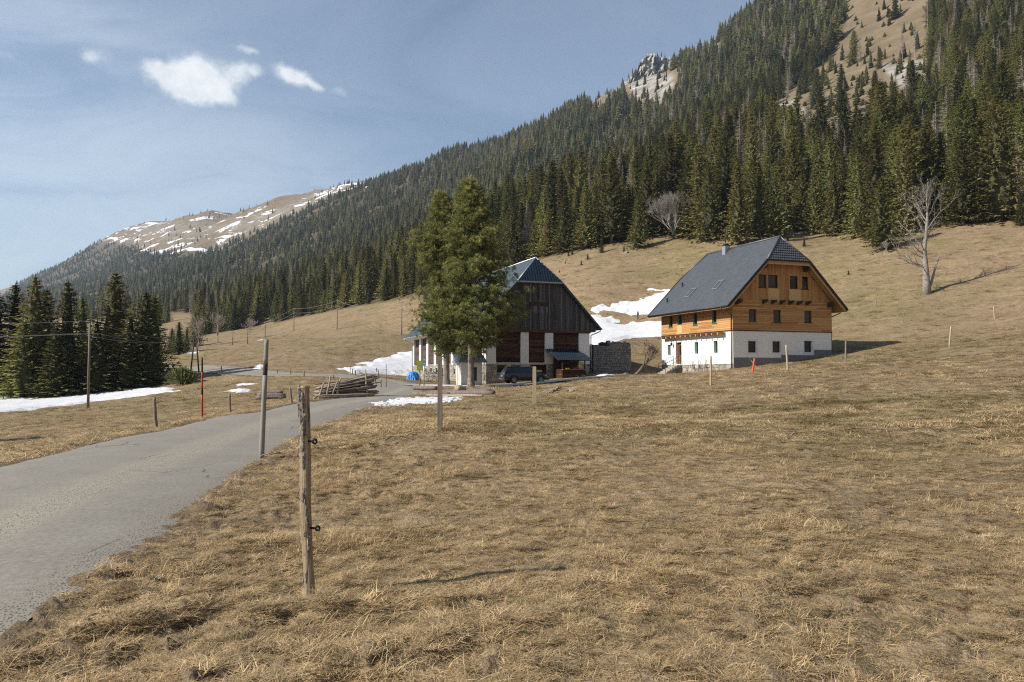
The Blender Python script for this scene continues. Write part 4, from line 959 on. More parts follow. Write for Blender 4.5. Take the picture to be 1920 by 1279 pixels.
M_SHEETD = simple('dark_blue_sheet', (.020, .035, .055), (.035, .055, .08), .8, .32, .05, spec=.6, metal=.3)
M_METALD = simple('black_metal', (.025, .025, .028), (.04, .04, .045), 3, .45, 0, metal=.4)
M_ZINC = simple('zinc', (.33, .35, .37), (.42, .44, .46), 3, .4, 0, metal=.6)
M_COPB = simple('brown_downpipe', (.10, .055, .05), (.14, .08, .07), 3, .5)
M_GREENF = simple('green_window_frame', (.03, .16, .10), (.04, .20, .13), 5, .5)
M_DARKF = simple('dark_window_frame', (.035, .028, .022), (.05, .04, .03), 5, .5)
M_WHITEF = simple('white_surround', (.78, .77, .75), (.7, .69, .66), 5, .8)
M_DOOR = wood('brown_door', (.13, .055, .025), (.22, .10, .045), (.32, .16, .08), grain=(14, 14, .6))
def wall(mb, u0, u1, v0, v1, ops, fr, depth):
    us = sorted({u0, u1, *[o[0] for o in ops], *[o[1] for o in ops]}); vs = sorted({v0, v1, *[o[2] for o in ops], *[o[3] for o in ops]})
    for a, b in zip(us[:-1], us[1:]):
        for c, d in zip(vs[:-1], vs[1:]):
            m, n = (a+b)/2, (c+d)/2
            if any(o[0] < m < o[1] and o[2] < n < o[3] for o in ops) or not (u0 < m < u1 and v0 < n < v1): continue
            mb.face([fr(a, 0, c), fr(b, 0, c), fr(b, 0, d), fr(a, 0, d)])
    for (a, b, c, d) in ops:
        for p, q in (((a, c), (b, c)), ((b, c), (b, d)), ((b, d), (a, d)), ((a, d), (a, c))):
            mb.face([fr(p[0], 0, p[1]), fr(q[0], 0, q[1]), fr(q[0], depth, q[1]), fr(p[0], depth, p[1])])
def fbox(mb, fr, u0, u1, d0, d1, v0, v1):
    mb.hexa([fr(u, d, v) for v in (v0, v1) for (u, d) in ((u0, d0), (u1, d0), (u1, d1), (u0, d1))])
def boards_h(tb, u0, u1, v0, v1, bh, ops, fr, proud, rnd, lmax=4.5):
    n = max(1, round((v1-v0)/bh)); bh = (v1-v0)/n
    for k in range(n):
        a, b = v0+k*bh, v0+(k+1)*bh; m = (a+b)/2; segs = [(u0, u1)]
        for o in ops:
            if o[2] < m < o[3]:
                ns = []
                for s in segs:
                    if o[1] <= s[0] or o[0] >= s[1]: ns.append(s); continue
                    if o[0] > s[0]: ns.append((s[0], o[0]))
                    if o[1] < s[1]: ns.append((o[1], s[1]))
                segs = ns
        for (p, q) in segs:
            while p < q-1e-6:
                e = min(q, p+rnd.uniform(lmax*.5, lmax)); e = q if q-e < .5 else e
                pr = proud+rnd.uniform(-.006, .006); fbox(tb, fr, p+.003, e-.003, -pr, -.002, a+.006, b-.008); tb.pad(min(1, max(0, rnd.gauss(.5, .34)))); p = e
def boards_v(tb, u0, u1, bot, top, bw, ops, fr, proud, rnd):
    n = max(1, round((u1-u0)/bw)); bw = (u1-u0)/n
    for k in range(n):
        a, b = u0+k*bw, u0+(k+1)*bw; m = (a+b)/2; segs = [(bot(m), None)]
        s = [(bot(m), top(m))]
        for o in ops:
            if o[0] < m < o[1]:
                ns = []
                for (p, q) in s:
                    if o[3] <= p or o[2] >= q: ns.append((p, q)); continue
                    if o[2] > p: ns.append((p, o[2]))
                    if o[3] < q: ns.append((o[3], q))
                s = ns
        for (p, q) in s:
            if q-p < .03: continue
            pr = proud+rnd.uniform(-.01, .01); ta, tb_ = (min(q, top(a+.004)), min(q, top(b-.004)))
            j = rnd.uniform(-.02, .02) if abs(p-bot(m)) < 1e-6 else 0
            tb.hexa([fr(a+.006, -pr, p+j), fr(b-.006, -pr, p+j), fr(b-.006, -.002, p+j), fr(a+.006, -.002, p+j), fr(a+.006, -pr, ta), fr(b-.006, -pr, tb_), fr(b-.006, -.002, tb_), fr(a+.006, -.002, ta)])
            tb.pad(min(1, max(0, rnd.gauss(.45, .25))))
def stones(tb, u0, u1, v0, v1, size, ops, fr, rnd, proud=.05, top=None):
    v = v0
    while v < v1-.05:
        h = min(size*rnd.uniform(.55, 1.2), v1-v)
        u = u0
        while u < u1-.05:
            w = min(size*rnd.uniform(.6, 2.0), u1-u); m, n = u+w/2, v+h/2
            if not any(o[0]-.04 < m < o[1]+.04 and o[2]-.04 < n < o[3]+.04 for o in ops) and (top is None or v+h < top(m)):
                j = lambda s: rnd.uniform(-s, s); pr = proud*rnd.uniform(.3, 1.2); g = .012
                c0 = [(u+g, v+g), (u+w-g, v+g), (u+w-g, v+h-g), (u+g, v+h-g)]; sh = .16*min(w, h)
                F = [fr(a+j(sh*.3), -.001, b+j(sh*.3)) for a, b in c0]
                k = .12; G = [fr(a+(m-a)*k+j(sh*.5), -pr, b+(n-b)*k+j(sh*.5)) for a, b in c0]
                tb.hexa([F[0], F[1], F[2], F[3], G[0], G[1], G[2], G[3]]); tb.pad(min(1, max(0, rnd.gauss(.5, .26))))
            u += w
        v += h
def window(parent, fr, a, b, c, d, depth, fm, mull=False, sill=None, surround=None, bars=0, name='window', label=None):
    m = MB(); w = .07
    fbox(m, fr, a, a+w, depth-.07, depth, c, d); fbox(m, fr, b-w, b, depth-.07, depth, c, d); fbox(m, fr, a+w, b-w, depth-.07, depth, c, c+w); fbox(m, fr, a+w, b-w, depth-.07, depth, d-w, d)
    if mull: fbox(m, fr, (a+b)/2-.035, (a+b)/2+.035, depth-.065, depth-.005, c+w, d-w)
    for k in range(bars): v = c+(d-c)*(k+1)/(bars+1); fbox(m, fr, a+w, b-w, depth-.06, depth-.01, v-.02, v+.02)
    o = m.build(name, fm, parent)
    if label: o['label'] = label
    p = MB(); p.face([fr(a+w*.5, depth-.03, c+w*.5), fr(b-w*.5, depth-.03, c+w*.5), fr(b-w*.5, depth-.03, d-w*.5), fr(a+w*.5, depth-.03, d-w*.5)]); p.build('pane', M_GLASS, o)
    if sill: s = MB(); fbox(s, fr, a-.08, b+.08, -.10, depth, c-.06, c-.005); s.build('sill', sill, o)
    if surround:
        s = MB(); g = .16
        fbox(s, fr, a-g, a, -.025, .0, c-g, d+g); fbox(s, fr, b, b+g, -.025, .0, c-g, d+g); fbox(s, fr, a, b, -.025, .0, d, d+g); fbox(s, fr, a, b, -.025, .0, c-g, c); s.build('surround', surround, o)
    return o
def trap(A, B, C, D):
    A, B, C, D = map(Vector, (A, B, C, D)); e = (B-A).normalized(); LB = (B-A).length; lD = (D-A).dot(e); lC = (C-A).dot(e)
    up = (D-A)-e*lD; n = e.cross(up).normalized()
    if n.z < 0: n = -n
    return A, e, LB, lD, lC, up, n
def tiles(tb, A, B, C, D, course, colw, lift, rnd, wave=.012):
    A, e, LB, lD, lC, up, n = trap(A, B, C, D); rows = max(1, round(up.length/course))
    for r in range(rows):
        v0, v1 = r/rows, (r+1.12)/rows; v1 = min(v1, 1.0)
        a0, a1 = lD*v0, LB+(lC-LB)*v0; b0, b1 = lD*v1, LB+(lC-LB)*v1
        k = math.floor(min(a0, b0)/colw)-1
        while k*colw < max(a1, b1):
            x0 = (k+.5*(r % 2))*colw; x1 = x0+colw; k += 1
            p0, p1 = max(x0, a0), min(x1, a1); q0, q1 = max(x0, b0), min(x1, b1)
            if p1-p0 < .02: continue
            if q1 < q0: q0 = q1 = min(max((x0+x1)/2, b0), b1)
            pm, qm = (p0+p1)/2, (q0+q1)/2; l = lift*rnd.uniform(.8, 1.25)
            P = lambda x, v, h: A+e*x+up*v+n*h
            tb.face([P(p0, v0, l), P(pm, v0, l+wave), P(qm, v1, .006+wave*.5), P(q0, v1, .004)]); tb.face([P(pm, v0, l+wave), P(p1, v0, l), P(q1, v1, .004), P(qm, v1, .006+wave*.5)])
            tb.face([P(p0, v0, l), P(p0, v0, -.01), P(pm, v0, -.01), P(pm, v0, l+wave)]); tb.face([P(pm, v0, l+wave), P(pm, v0, -.01), P(p1, v0, -.01), P(p1, v0, l)])
            tb.pad(min(1, max(0, rnd.gauss(.5, .2))))
def ribs(mb, A, B, C, D, sp, w, h):
    A, e, LB, lD, lC, up, n = trap(A, B, C, D); k = sp*.5
    while k < LB:
        v = 1.0
        if k < lD: v = min(v, k/lD)
        if k > lC: v = min(v, (LB-k)/max(1e-6, LB-lC))
        if v > .02: mb.beam(A+e*k+n*h*.5, A+e*k+up*v+n*h*.5, w, h, n)
        k += sp
def roof_planes(Wd, Ld, ov, of, ob, ze, zr, zh, yf, yb):
    """half-hipped gable roof; returns slopes as trapezoids and the corner points"""
    c = Wd/2; m = (zr-ze)/(c+ov); xh = c-(zr-zh)/m; T = []
    for s in (0, 1):
        X = (lambda x: x) if s == 0 else (lambda x: Wd-x)
        T.append([(X(-ov), -of, ze), (X(-ov), Ld+ob, ze), (X(xh), Ld+ob, zh), (X(xh), -of, zh)]); T.append([(X(xh), -of, zh), (X(xh), Ld+ob, zh), (c, yb, zr), (c, yf, zr)])
    hips = [[(xh, -of, zh), (Wd-xh, -of, zh), (c, yf, zr), (c, yf, zr)], [(Wd-xh, Ld+ob, zh), (xh, Ld+ob, zh), (c, yb, zr), (c, yb, zr)]]
    return T, hips, m, xh
def roof_slab(parent, Wd, Ld, ov, of, ob, ze, zr, zh, yf, yb, th, mat, name='roof'):
    T, hips, m, xh = roof_planes(Wd, Ld, ov, of, ob, ze, zr, zh, yf, yb); mb = MB()
    for q in T+hips:
        q = [Vector(p) for p in q]; tri = (q[2]-q[3]).length < 1e-6; q = q[:3] if tri else q
        mb.face(q); mb.face([p-Vector((0, 0, th)) for p in reversed(q)])
    c = Wd/2
    def skirt(a, b): a, b = Vector(a), Vector(b); z = Vector((0, 0, th)); mb.face([a, b, b-z, a-z])
    for (y, _) in ((-of, 0), (Ld+ob, 0)):
        skirt((-ov, y, ze), (xh, y, zh)); skirt((xh, y, zh), (Wd-xh, y, zh)); skirt((Wd-xh, y, zh), (Wd+ov, y, ze))
    skirt((-ov, -of, ze), (-ov, Ld+ob, ze)); skirt((Wd+ov, -of, ze), (Wd+ov, Ld+ob, ze))
    return mb.build(name, mat, parent), T, hips, m, xh
# ================================================================ TIMBER HOUSE
def build_house():
    rnd = random.Random(4); p = at(1375, 690, 78); zb = 1.2
    o = empty('timber_house', (p.x, p.y, zb), R(19.9), 'three storey timber clad farmhouse with white ground floor and dark tiled roof', 'house')
    Wd, Ld = 12.0, 13.5; Z = lambda z: z-zb
    zp, zc, zg = Z(2.55), Z(5.8), Z(8.85); ze, zr, zh = Z(8.15), Z(15.45), Z(12.85)
    FG = lambda u, d, v: Vector((u, d, v)); FL = lambda u, d, v: Vector((d, u, v)); FR = lambda u, d, v: Vector((Wd-d, u, v)); FB = lambda u, d, v: Vector((u, Ld-d, v))
    # ---- ground floor
    gw = [(1.75, 2.75, Z(3.65), Z(4.78)), (4.65, 5.65, Z(3.67), Z(4.8)), (8.55, 9.55, Z(3.74), Z(4.88))]
    lw = [(2.6, 3.3, Z(3.65), Z(4.9)), (6.1, 6.8, Z(3.65), Z(4.9)), (11.6, 12.25, Z(3.6), Z(4.8))]; door = (9.35, 10.55, Z(2.6), Z(5.0))
    w = MB(); wall(w, 0, Wd, zp, zc, gw, FG, .28); w.build('gable_wall', M_WHITE, o)
    w = MB(); wall(w, 0, Ld, zp, zc, lw+[door], FL, .35); w.build('entrance_wall', M_WHITE, o)
    w = MB(); wall(w, 0, Ld, zp-3, zc, [], FR, .3); wall(w, 0, Wd, zp-3, zc, [], FB, .3); w.build('rear_wall', M_WHITE, o)
    b = MB(); b.face([(0.02, .02, zc+.01), (Wd-.02, .02, zc+.01), (Wd-.02, Ld-.02, zc+.01), (0.02, Ld-.02, zc+.01)]); b.build('floor_slab', M_BEAMD, o)
    for (a, bb, c, d) in gw: window(o, FG, a, bb, c, d, .28, M_DARKF, surround=M_WHITEF)
    for (a, bb, c, d) in lw: window(o, FL, a, bb, c, d, .33, M_GREENF, mull=True, bars=1)
    # white corner strip, beige field on the gable
    # plinth: grey render stepped along the gable, rubble on the entrance side
    s = MB(); fbox(s, FG, .02, 5.7, -.03, .3, -2, Z(3.15)); fbox(s, FG, 5.7, 9.75, -.033, .3, -2, Z(3.45)); fbox(s, FG, 9.75, Wd+.03, -.03, .3, -2, Z(4.0)); s.build('plinth', M_GREYR, o)
    s = MB(); fbox(s, FL, 0, Ld, .005, .3, -2, zp); pl = s.build('stone_footing', M_MORTAR, o)
    t = TB(); stones(t, 0, Ld, -1, zp, .34, [(9.3, 10.6, -2, 3)], FL, rnd, .06); t.build('rubble', M_STONE, pl)['kind'] = 'stuff'
    # door
    m = MB(); fbox(m, FL, door[0]+.08, door[1]-.08, .28, .34, door[2], door[3]-.08); dr = m.build('door', M_DOOR, o)
    m = MB(); fbox(m, FL, door[0], door[0]+.1, .22, .36, door[2], door[3]); fbox(m, FL, door[1]-.1, door[1], .22, .36, door[2], door[3]); fbox(m, FL, door[0]+.1, door[1]-.1, .22, .36, door[3]-.1, door[3]); m.build('door_frame', M_DOOR, dr)
    m = MB(); fbox(m, FL, door[0]+.35, door[1]-.35, .262, .279, door[2]+1.0, door[3]-.35); m.build('pane', M_GLASS, dr)
    m = MB(); m.tube([FL(door[0]+.2, .27, door[2]+1.0), FL(door[0]+.2, .2, door[2]+1.0), FL(door[0]+.32, .2, door[2]+1.0)], .015, 6); m.build('handle', M_METALD, dr)
    # ---- upper storey cladding
    ug = [(1.85, 2.75, Z(6.7), Z(7.95)), (4.8, 5.7, Z(6.7), Z(7.95)), (8.6, 9.5, Z(6.75), Z(8.0))]
    ul = [(2.7, 3.45, Z(6.7), Z(8.0)), (6.2, 6.95, Z(6.7), Z(8.0)), (9.2, 10.0, Z(6.95), Z(8.0)), (11.1, 11.85, Z(6.7), Z(8.0))]
    w = MB(); wall(w, 0.03, Wd-.03, zc, zg, ug, FG, .2); w.build('upper_gable_wall', M_BEAML, o)
    w = MB(); wall(w, 0.03, Ld-.03, zc, Z(8.9), ul, FL, .2); w.build('upper_entrance_wall', M_BEAML, o)
    w = MB(); wall(w, 0.03, Ld-.03, zc, Z(8.9), [], FR, .2); mq = (zr-ze)/(Wd/2+1.2); rz_ = lambda u: min(zh-.1, ze+(u+1.2)*mq-.3, ze+(Wd+1.2-u)*mq-.3); w.face([FB(.03, 0, zc), FB(Wd-.03, 0, zc), FB(Wd-.03, 0, rz_(Wd)), FB(Wd/2+2.6, 0, rz_(Wd/2+2.6)), FB(Wd/2-2.6, 0, rz_(Wd/2-2.6)), FB(.03, 0, rz_(0))]); w.build('upper_rear_wall', M_LARCHW, o)
    t = TB(); boards_h(t, -.04, Wd+.04, zc+.05, zg, .175, ug, FG, .04, rnd); t.build('gable_cladding', M_LARCHW, o)
    t = TB(); boards_h(t, -.04, Ld, zc+.05, Z(8.75), .175, ul+[(9.15, 10.1, zc+.3, Z(7.0))], FL, .04, rnd); t.build('entrance_cladding', M_LARCHW, o)
    t = TB(); boards_h(t, 0, Ld, zc+.05, Z(8.75), .175, [], FR, .04, rnd); t.build('rear_cladding', M_LARCHW, o)
    for (a, bb, c, d) in ug: window(o, FG, a, bb, c, d, .17, M_DARKF, sill=M_METALD)
    for (a, bb, c, d) in ul: window(o, FL, a, bb, c, d, .17, M_GREENF, sill=M_GREENF)
    m = MB(); fbox(m, FG, -.06, Wd+.06, -.07, 0, zc-.03, zc+.05); fbox(m, FL, -.063, Ld, -.07, 0, zc-.03, zc+.05); m.build('drip_trim', M_METALD, o)
    # chipboard where balcony doors will be
    for fr, a, bb, c, d in ((FL, 9.15, 10.1, zc+.12, Z(6.93)),):
        m = TB(); fbox(m, fr, a, bb, -.06, 0, c, d); m.pad(.5); m.build('chipboard_panel', M_OSB, o)
    # ---- gable triangle: upright boards up to the roof
    mm = (zr-ze)/(Wd/2+1.2); roofz = lambda u: min(zh-.12, ze+(u+1.2)*mm-.40, ze+(Wd+1.2-u)*mm-.40)
    gt = [(3.1, 3.95, Z(10.15), Z(11.45)), (4.25, 5.4, Z(10.15), Z(11.45)), (6.8, 7.9, Z(10.15), Z(11.45)), (8.3, 9.1, Z(10.15), Z(11.45))]
    osb = [(4.2, 5.55, zg+.02, Z(10.1)), (6.75, 8.2, zg+.02, Z(10.1))]
    w = MB(); us = sorted({.5, 1.2, 2.0, 3.0, Wd-3, Wd-2, Wd-1.2, Wd-.5, *[x for q in gt for x in q[:2]]}); vs = sorted({zg, zh-.1, *[x for q in gt for x in q[2:]]})
    for a, b2 in zip(us[:-1], us[1:]):
        for c, d in zip(vs[:-1], vs[1:]):
            mu, mv = (a+b2)/2, (c+d)/2
            if any(q[0] < mu < q[1] and q[2] < mv < q[3] for q in gt): continue
            ta, tb_ = min(d, roofz(a)+.1), min(d, roofz(b2)+.1)
            if max(ta, tb_) <= c: continue
            w.face([(a, 0, c), (b2, 0, c), (b2, 0, max(tb_, c)), (a, 0, max(ta, c))])
    w.build('gable_backing', M_BEAML, o)
    t = TB(); boards_v(t, .2, Wd-.2, lambda u: zg+.02, roofz, .19, gt+osb, FG, .045, rnd); t.build('gable_boards', M_LARCHV, o)
    for k, (a, bb, c, d) in enumerate(gt): window(o, FG, a, bb, c, d, .15, M_DARKF, sill=M_METALD if k in (0, 3) else None)
    for (a, bb, c, d) in osb: m = TB(); fbox(m, FG, a, bb, -.05, 0, c, d); m.pad(.5); m.build('chipboard_panel', M_OSB, o)
    # dark balcony beams under the gable
    for k in range(6):
        u = 3.55+k*1.06; m = TB(); m.hexa([FG(u-.11, -.75, zg-.12), FG(u+.11, -.75, zg-.12), FG(u+.11, 0, zg-.34), FG(u-.11, 0, zg-.34), FG(u-.11, -.75, zg+.06), FG(u+.11, -.75, zg+.06), FG(u+.11, 0, zg+.06), FG(u-.11, 0, zg+.06)]); m.pad(.3); m.build('balcony_beam', M_BEAMD, o)
    for u, z in ((.35, Z(8.7)), (Wd-.35, Z(8.7)), (3.35, Z(12.25)), (Wd-3.35, Z(12.25))):
        m = TB(); m.hexa([FG(u-.16, -.95, z-.16), FG(u+.16, -.95, z-.16), FG(u+.16, .1, z-.38), FG(u-.16, .1, z-.38), FG(u-.16, -.95, z+.15), FG(u+.16, -.95, z+.15), FG(u+.16, .1, z+.15), FG(u-.16, .1, z+.15)]); m.pad(.3); m.build('purlin_end', M_BEAMD, o)
    # row of balcony joists on the entrance side with some planks left on them
    for k in range(12):
        u = 1.6+k*.98; m = TB(); fbox(m, FL, u-.07, u+.07, -.72, 0, zc-.36, zc-.16); m.pad(.6); m.build('balcony_joist', M_BEAML, o)
    t = TB()
    for k in range(4): fbox(t, FL, 1.2, 12.9, -.70+k*.17, -.70+k*.17+.15, zc-.155, zc-.12); t.pad(.3+.15*k)
    t.build('balcony_planks', M_POSTB, o)
    # ---- roof
    roof, T, hips, m_, xh = roof_slab(o, Wd, Ld, 1.2, 1.0, .9, ze, zr, zh, .35, 13.1, .24, M_BEAML)
    roof['label'] = 'anthracite tiled half hipped roof'
    t = TB()
    for q in T: tiles(t, *[Vector(v)+Vector((0, 0, .02)) for v in q], .34, .30, .012, rnd, .006)
    for q in hips: tiles(t, *[Vector(v)+Vector((0, 0, .02)) for v in q], .30, .26, .05, rnd, .045)
    t.build('roof_tiles', M_TILE, roof)['kind'] = 'stuff'
    m = MB(); c = Wd/2
    m.tube([(c, .35, zr+.04), (c, 13.1, zr+.04)], .12, 8)
    for y0, ya in ((-1.0, .35), (Ld+.9, 13.1)):
        for x in (xh, Wd-xh): m.tube([(x, y0, zh+.03), (c, ya, zr+.04)], .11, 8)
    m.build('ridge_caps', M_TILE, roof, True)
    for y in (-1.03, Ld+.93):
        m = MB()
        for x0, x1 in ((-1.2, xh), (Wd+1.2, Wd-xh)): m.beam((x0, y, ze-.04), (x1, y, zh-.04), .05, .26)
        m.beam((xh-.12, y, zh-.03), (Wd-xh+.12, y, zh-.03), .06, .16)
        m.build('verge_trim', M_METALD, roof)
    m = TB()
    for x0, x1 in ((-1.05, xh), (Wd+1.05, Wd-xh)): m.beam((x0, -.93, ze-.17), (x1, -.93, zh-.30), .07, .22); m.pad(.6)
    m.beam((xh, -.93, zh-.32), (Wd-xh, -.93, zh-.32), .07, .24); m.pad(.6); m.build('barge_boards', M_BEAML, roof)
    for x in (-1.28, Wd+1.28): m = MB(); m.tube([(x, -1.0, ze-.05), (x, Ld+.9, ze-.05)], .085, 8); m.build('gutter', M_METALD, roof, True)
    for x, xs in ((-1.28, -.12), (Wd+1.28, Wd+.12)):
        m = MB(); m.tube([(x, .1, ze-.1), (x, .1, ze-.3), (xs, .12, ze-.75), (xs, .12, ze-1.0), (xs, .12, -.4)], .055, 8); m.build('downpipe', M_COPB if x < 0 else M_METALD, o, True)
    # skylights, vents, chimney
    nrm = Vector((-m_, 0, 1)).normalized(); sl_ = Vector((1, 0, m_)).normalized(); e = Vector((0, 1, 0))
    for y, x in ((4.3, 1.35), (8.9, .95)):
        q = Vector((x, y, ze+(x+1.2)*m_)); fm = MB()
        def S(a, b, h): return q+e*a+sl_*b+nrm*h
        for (a0, a1, b0, b1) in ((-.45, -.36, -.7, .7), (.36, .45, -.7, .7), (-.36, .36, -.7, -.6), (-.36, .36, .6, .7)): fm.hexa([S(a, b, h) for h in (0, .13) for a, b in ((a0, b0), (a1, b0), (a1, b1), (a0, b1))])
        k = fm.build('skylight', M_ZINC, roof); g = MB(); g.face([S(-.36, -.6, .09), S(.36, -.6, .09), S(.36, .6, .09), S(-.36, .6, .09)]); g.build('pane', M_GLASS2, k)
    for y, x in ((12.6, .2), (12.3, 2.0)):
        q = Vector((x, y, ze+(x+1.2)*m_)); m = MB(); m.tube([q, q+Vector((0, 0, .45))], .08, 8); m.tube([q+Vector((0, 0, .42)), q+Vector((0, 0, .5))], .13, 8); m.build('roof_vent', M_METALD, roof)
    m = MB(); m.box(c-.7, c-.1, 8.7, 9.3, zr-1.1, zr+.35); ch = m.build('chimney', M_ZINC, roof); m = MB(); m.box(c-.78, c-.02, 8.62, 9.38, zr+.35, zr+.42); m.box(c-.62, c-.18, 8.78, 9.22, zr+.42, zr+.58); m.build('chimney_cap', M_METALD, ch)
    # ---- steps with handrails at the door
    t = TB()
    for k in range(6): fbox(t, FL, 9.2, 10.75, -.35-.30*(6-k), 0, -.8, Z(2.55)-.17*(5-k)-.02); t.pad(.6)
    t.build('entrance_steps', M_STONE, o)
    for u in (9.25, 10.7):
        m = MB(); z0, z1 = Z(2.55)-.85, Z(2.55)
        m.tube([FL(u, -2.1, z0+.95), FL(u, -.2, z1+.95)], .025, 6); m.tube([FL(u, -2.1, z0+.55), FL(u, -.2, z1+.55)], .02, 6)
        for f in (0, .5, 1): m.tube([FL(u, -2.1+1.9*f, z0+(z1-z0)*f-.1), FL(u, -2.1+1.9*f, z0+(z1-z0)*f+.95)], .025, 6)
        m.build('handrail', M_METALD, o)
    m = MB(); q = FL(11.0, -.25, Z(5.0)); m.tube([FL(11.0, 0, Z(5.15)), FL(11.0, -.25, Z(5.15)), q], .02, 6); m.tube([q, q-Vector((0, 0, .1)), q-Vector((0, 0, .35))], [.04, .13, .09], 6); m.build('wall_lantern', M_METALD, o)
    m = MB(); m.tube([FG(.6, -.06, Z(4.3)), FG(2.0, -.08, Z(2.9)), FG(2.4, -.3, Z(2.3))], .02, 6); m.build('hose', M_WHITEF, o)
    return o
HOUSE = build_house()
# ================================================================ BARN
def build_barn():
    rnd = random.Random(14); p = at(910, 718, 83); zb = -.2
    o = empty('barn', (p.x, p.y, zb), R(20.9), 'big old barn with white pillars, dark board gable and blue grey sheet roof', 'barn')
    Wd, Ld = 12.05, 31.0; Z = lambda z: z-zb; zs, zt, zg = Z(2.75), Z(5.95), Z(6.15); ze, zr, zh = Z(6.5), Z(14.1), Z(11.35)
    FG = lambda u, d, v: Vector((u, d, v)); FL = lambda u, d, v: Vector((d, u, v)); FR = lambda u, d, v: Vector((Wd-d, u, v)); FB = lambda u, d, v: Vector((u, Ld-d, v))
    # stone storey
    gops = [(1.25, 2.35, Z(1.7), Z(2.5)), (2.85, 4.0, Z(1.7), Z(2.5)), (5.0, 7.0, -2, Z(2.6))]
    lops = [(3.0+k*2.6, 3.75+k*2.6, Z(1.5), Z(2.3)) for k in range(9)]
    w = MB(); wall(w, 0, Wd, -2, zs, gops, FG, .45); st = w.build('stone_gable_wall', M_MORTAR, o)
    t = TB(); stones(t, 0, Wd, -1, zs, .40, gops+[(1.0, 7.2, Z(2.5), zs)], FG, rnd, .07); t.build('rubble', M_STONE, st)['kind'] = 'stuff'
    w = MB(); wall(w, 0, Ld, -2, zs, lops, FL, .45); st = w.build('stone_side_wall', M_MORTAR, o)
    t = TB(); stones(t, 0, Ld, -1, zs, .42, lops, FL, rnd, .07); t.build('rubble', M_STONE, st)['kind'] = 'stuff'
    w = MB(); wall(w, 0, Ld, -2, ze, [], FR, .4); wall(w, 0, Wd, -2, zg, [], FB, .4); w.build('rear_wall', M_MORTARD, o)
    for (a, b, c, d) in gops[:2]: window(o, FG, a, b, c, d, .25, M_REDV, mull=True)
    for (a, b, c, d) in lops: window(o, FL, a, b, c, d, .3, M_DARKF, mull=True)
    m = TB(); fbox(m, FG, 1.0, 7.3, -.05, .2, Z(2.5)+.02, Z(2.75)); m.pad(.7); m.build('lintel', M_MORTAR, o)
    a, b, c, d = gops[2]; t = TB(); boards_v(t, a, b, lambda u: Z(.3), lambda u: d, .2, [], lambda u, dd, v: Vector((u, .35+dd, v)), .04, rnd); dr = t.build('barn_door', M_REDW, o)
    m = MB(); fbox(m, FG, 5.9, 6.5, .27, .295, Z(1.75), Z(1.95)); m.build('notice_plate', M_WHITEF, dr)
    # upper storey: white pillars with boarded bays between them
    piers = [(0, 1.15), (3.95, 4.85), (6.75, 7.7), (10.75, Wd)]
    for (a, b) in piers: m = MB(); fbox(m, FG, a, b, -.08, .35, zs-.15, zt); m.build('pillar', M_WHITE, o)
    bays = [(1.15, 3.95), (4.85, 6.75), (7.7, 10.75)]
    for (a, b) in bays:
        w = MB(); w.face([FG(a, .22, zs), FG(b, .22, zs), FG(b, .22, zt), FG(a, .22, zt)]); k = w.build('bay_backing', M_BEAMD, o)
        t = TB(); boards_h(t, a+.02, b-.02, zs+.12, zt, .21, [], lambda u, dd, v: Vector((u, .2+dd, v)), .06, rnd, 9); t.build('bay_boards', M_REDW, k)
    for k in range(9):
        u = .0+k*3.8; a, b = (u, min(u+.95, Ld)) if k else (0.0, .95)
        m = MB(); fbox(m, FL, a+(.352 if k == 0 else 0), b, -.08, .35, zs-.15, Z(6.3)); m.build('pillar', M_WHITE, o)
        if k < 8:
            a2, b2 = b, u+3.8; w = MB(); w.face([FL(a2, .22, zs), FL(b2, .22, zs), FL(b2, .22, Z(6.3)), FL(a2, .22, Z(6.3))]); q = w.build('bay_backing', M_BEAMD, o)
            t = TB(); boards_h(t, a2+.02, b2-.02, zs+.12, Z(6.3), .24, [], lambda u_, dd, v: Vector((.2+dd, u_, v)), .05, rnd, 9); t.build('bay_boards', M_REDV, q)
    # gable
    mm = (zr-ze)/(Wd/2+1.2); roofz = lambda u: min(zh-.1, ze+(u+1.2)*mm-.25, ze+(Wd+1.2-u)*mm-.25)
    t = TB(); fbox(t, FG, -.1, Wd+.1, -.18, .2, zt+.02, zg+.08); t.pad(.8); t.build('tie_beam', M_REDW, o)
    hay = (5.0, 7.05, Z(8.05), Z(9.2))
    w = MB(); w.face([(.1, .05, zg), (Wd-.1, .05, zg), (Wd-.1, .05, roofz(Wd-.1)), (Wd/2+2.5, .05, zh-.05), (Wd/2-2.5, .05, zh-.05), (.1, .05, roofz(.1))]); w.build('gable_backing', M_BEAMD, o)
    t = TB(); boards_v(t, -.7, Wd+.7, lambda u: zg-.05, roofz, .20, [hay], lambda u, dd, v: Vector((u, -.12+dd, v)), .05, rnd); t.build('gable_boards', M_OLDW, o)
    t = TB(); boards_h(t, hay[0], hay[0]+.98, hay[2]+.75, hay[3], .16, [], lambda u, dd, v: Vector((u, -.10+dd, v)), .04, rnd); boards_h(t, hay[0]+1.07, hay[1], hay[2]+.75, hay[3], .16, [], lambda u, dd, v: Vector((u, -.10+dd, v)), .04, rnd)
    ht = t.build('hay_hatch', M_REDW, o); t = TB(); boards_v(t, hay[0], hay[0]+.98, lambda u: hay[2], lambda u: hay[2]+.72, .2, [], lambda u, dd, v: Vector((u, -.10+dd, v)), .04, rnd); boards_v(t, hay[0]+1.07, hay[1], lambda u: hay[2], lambda u: hay[2]+.72, .2, [], lambda u, dd, v: Vector((u, -.10+dd, v)), .04, rnd); t.build('hatch_leaf', M_OLDW, ht)
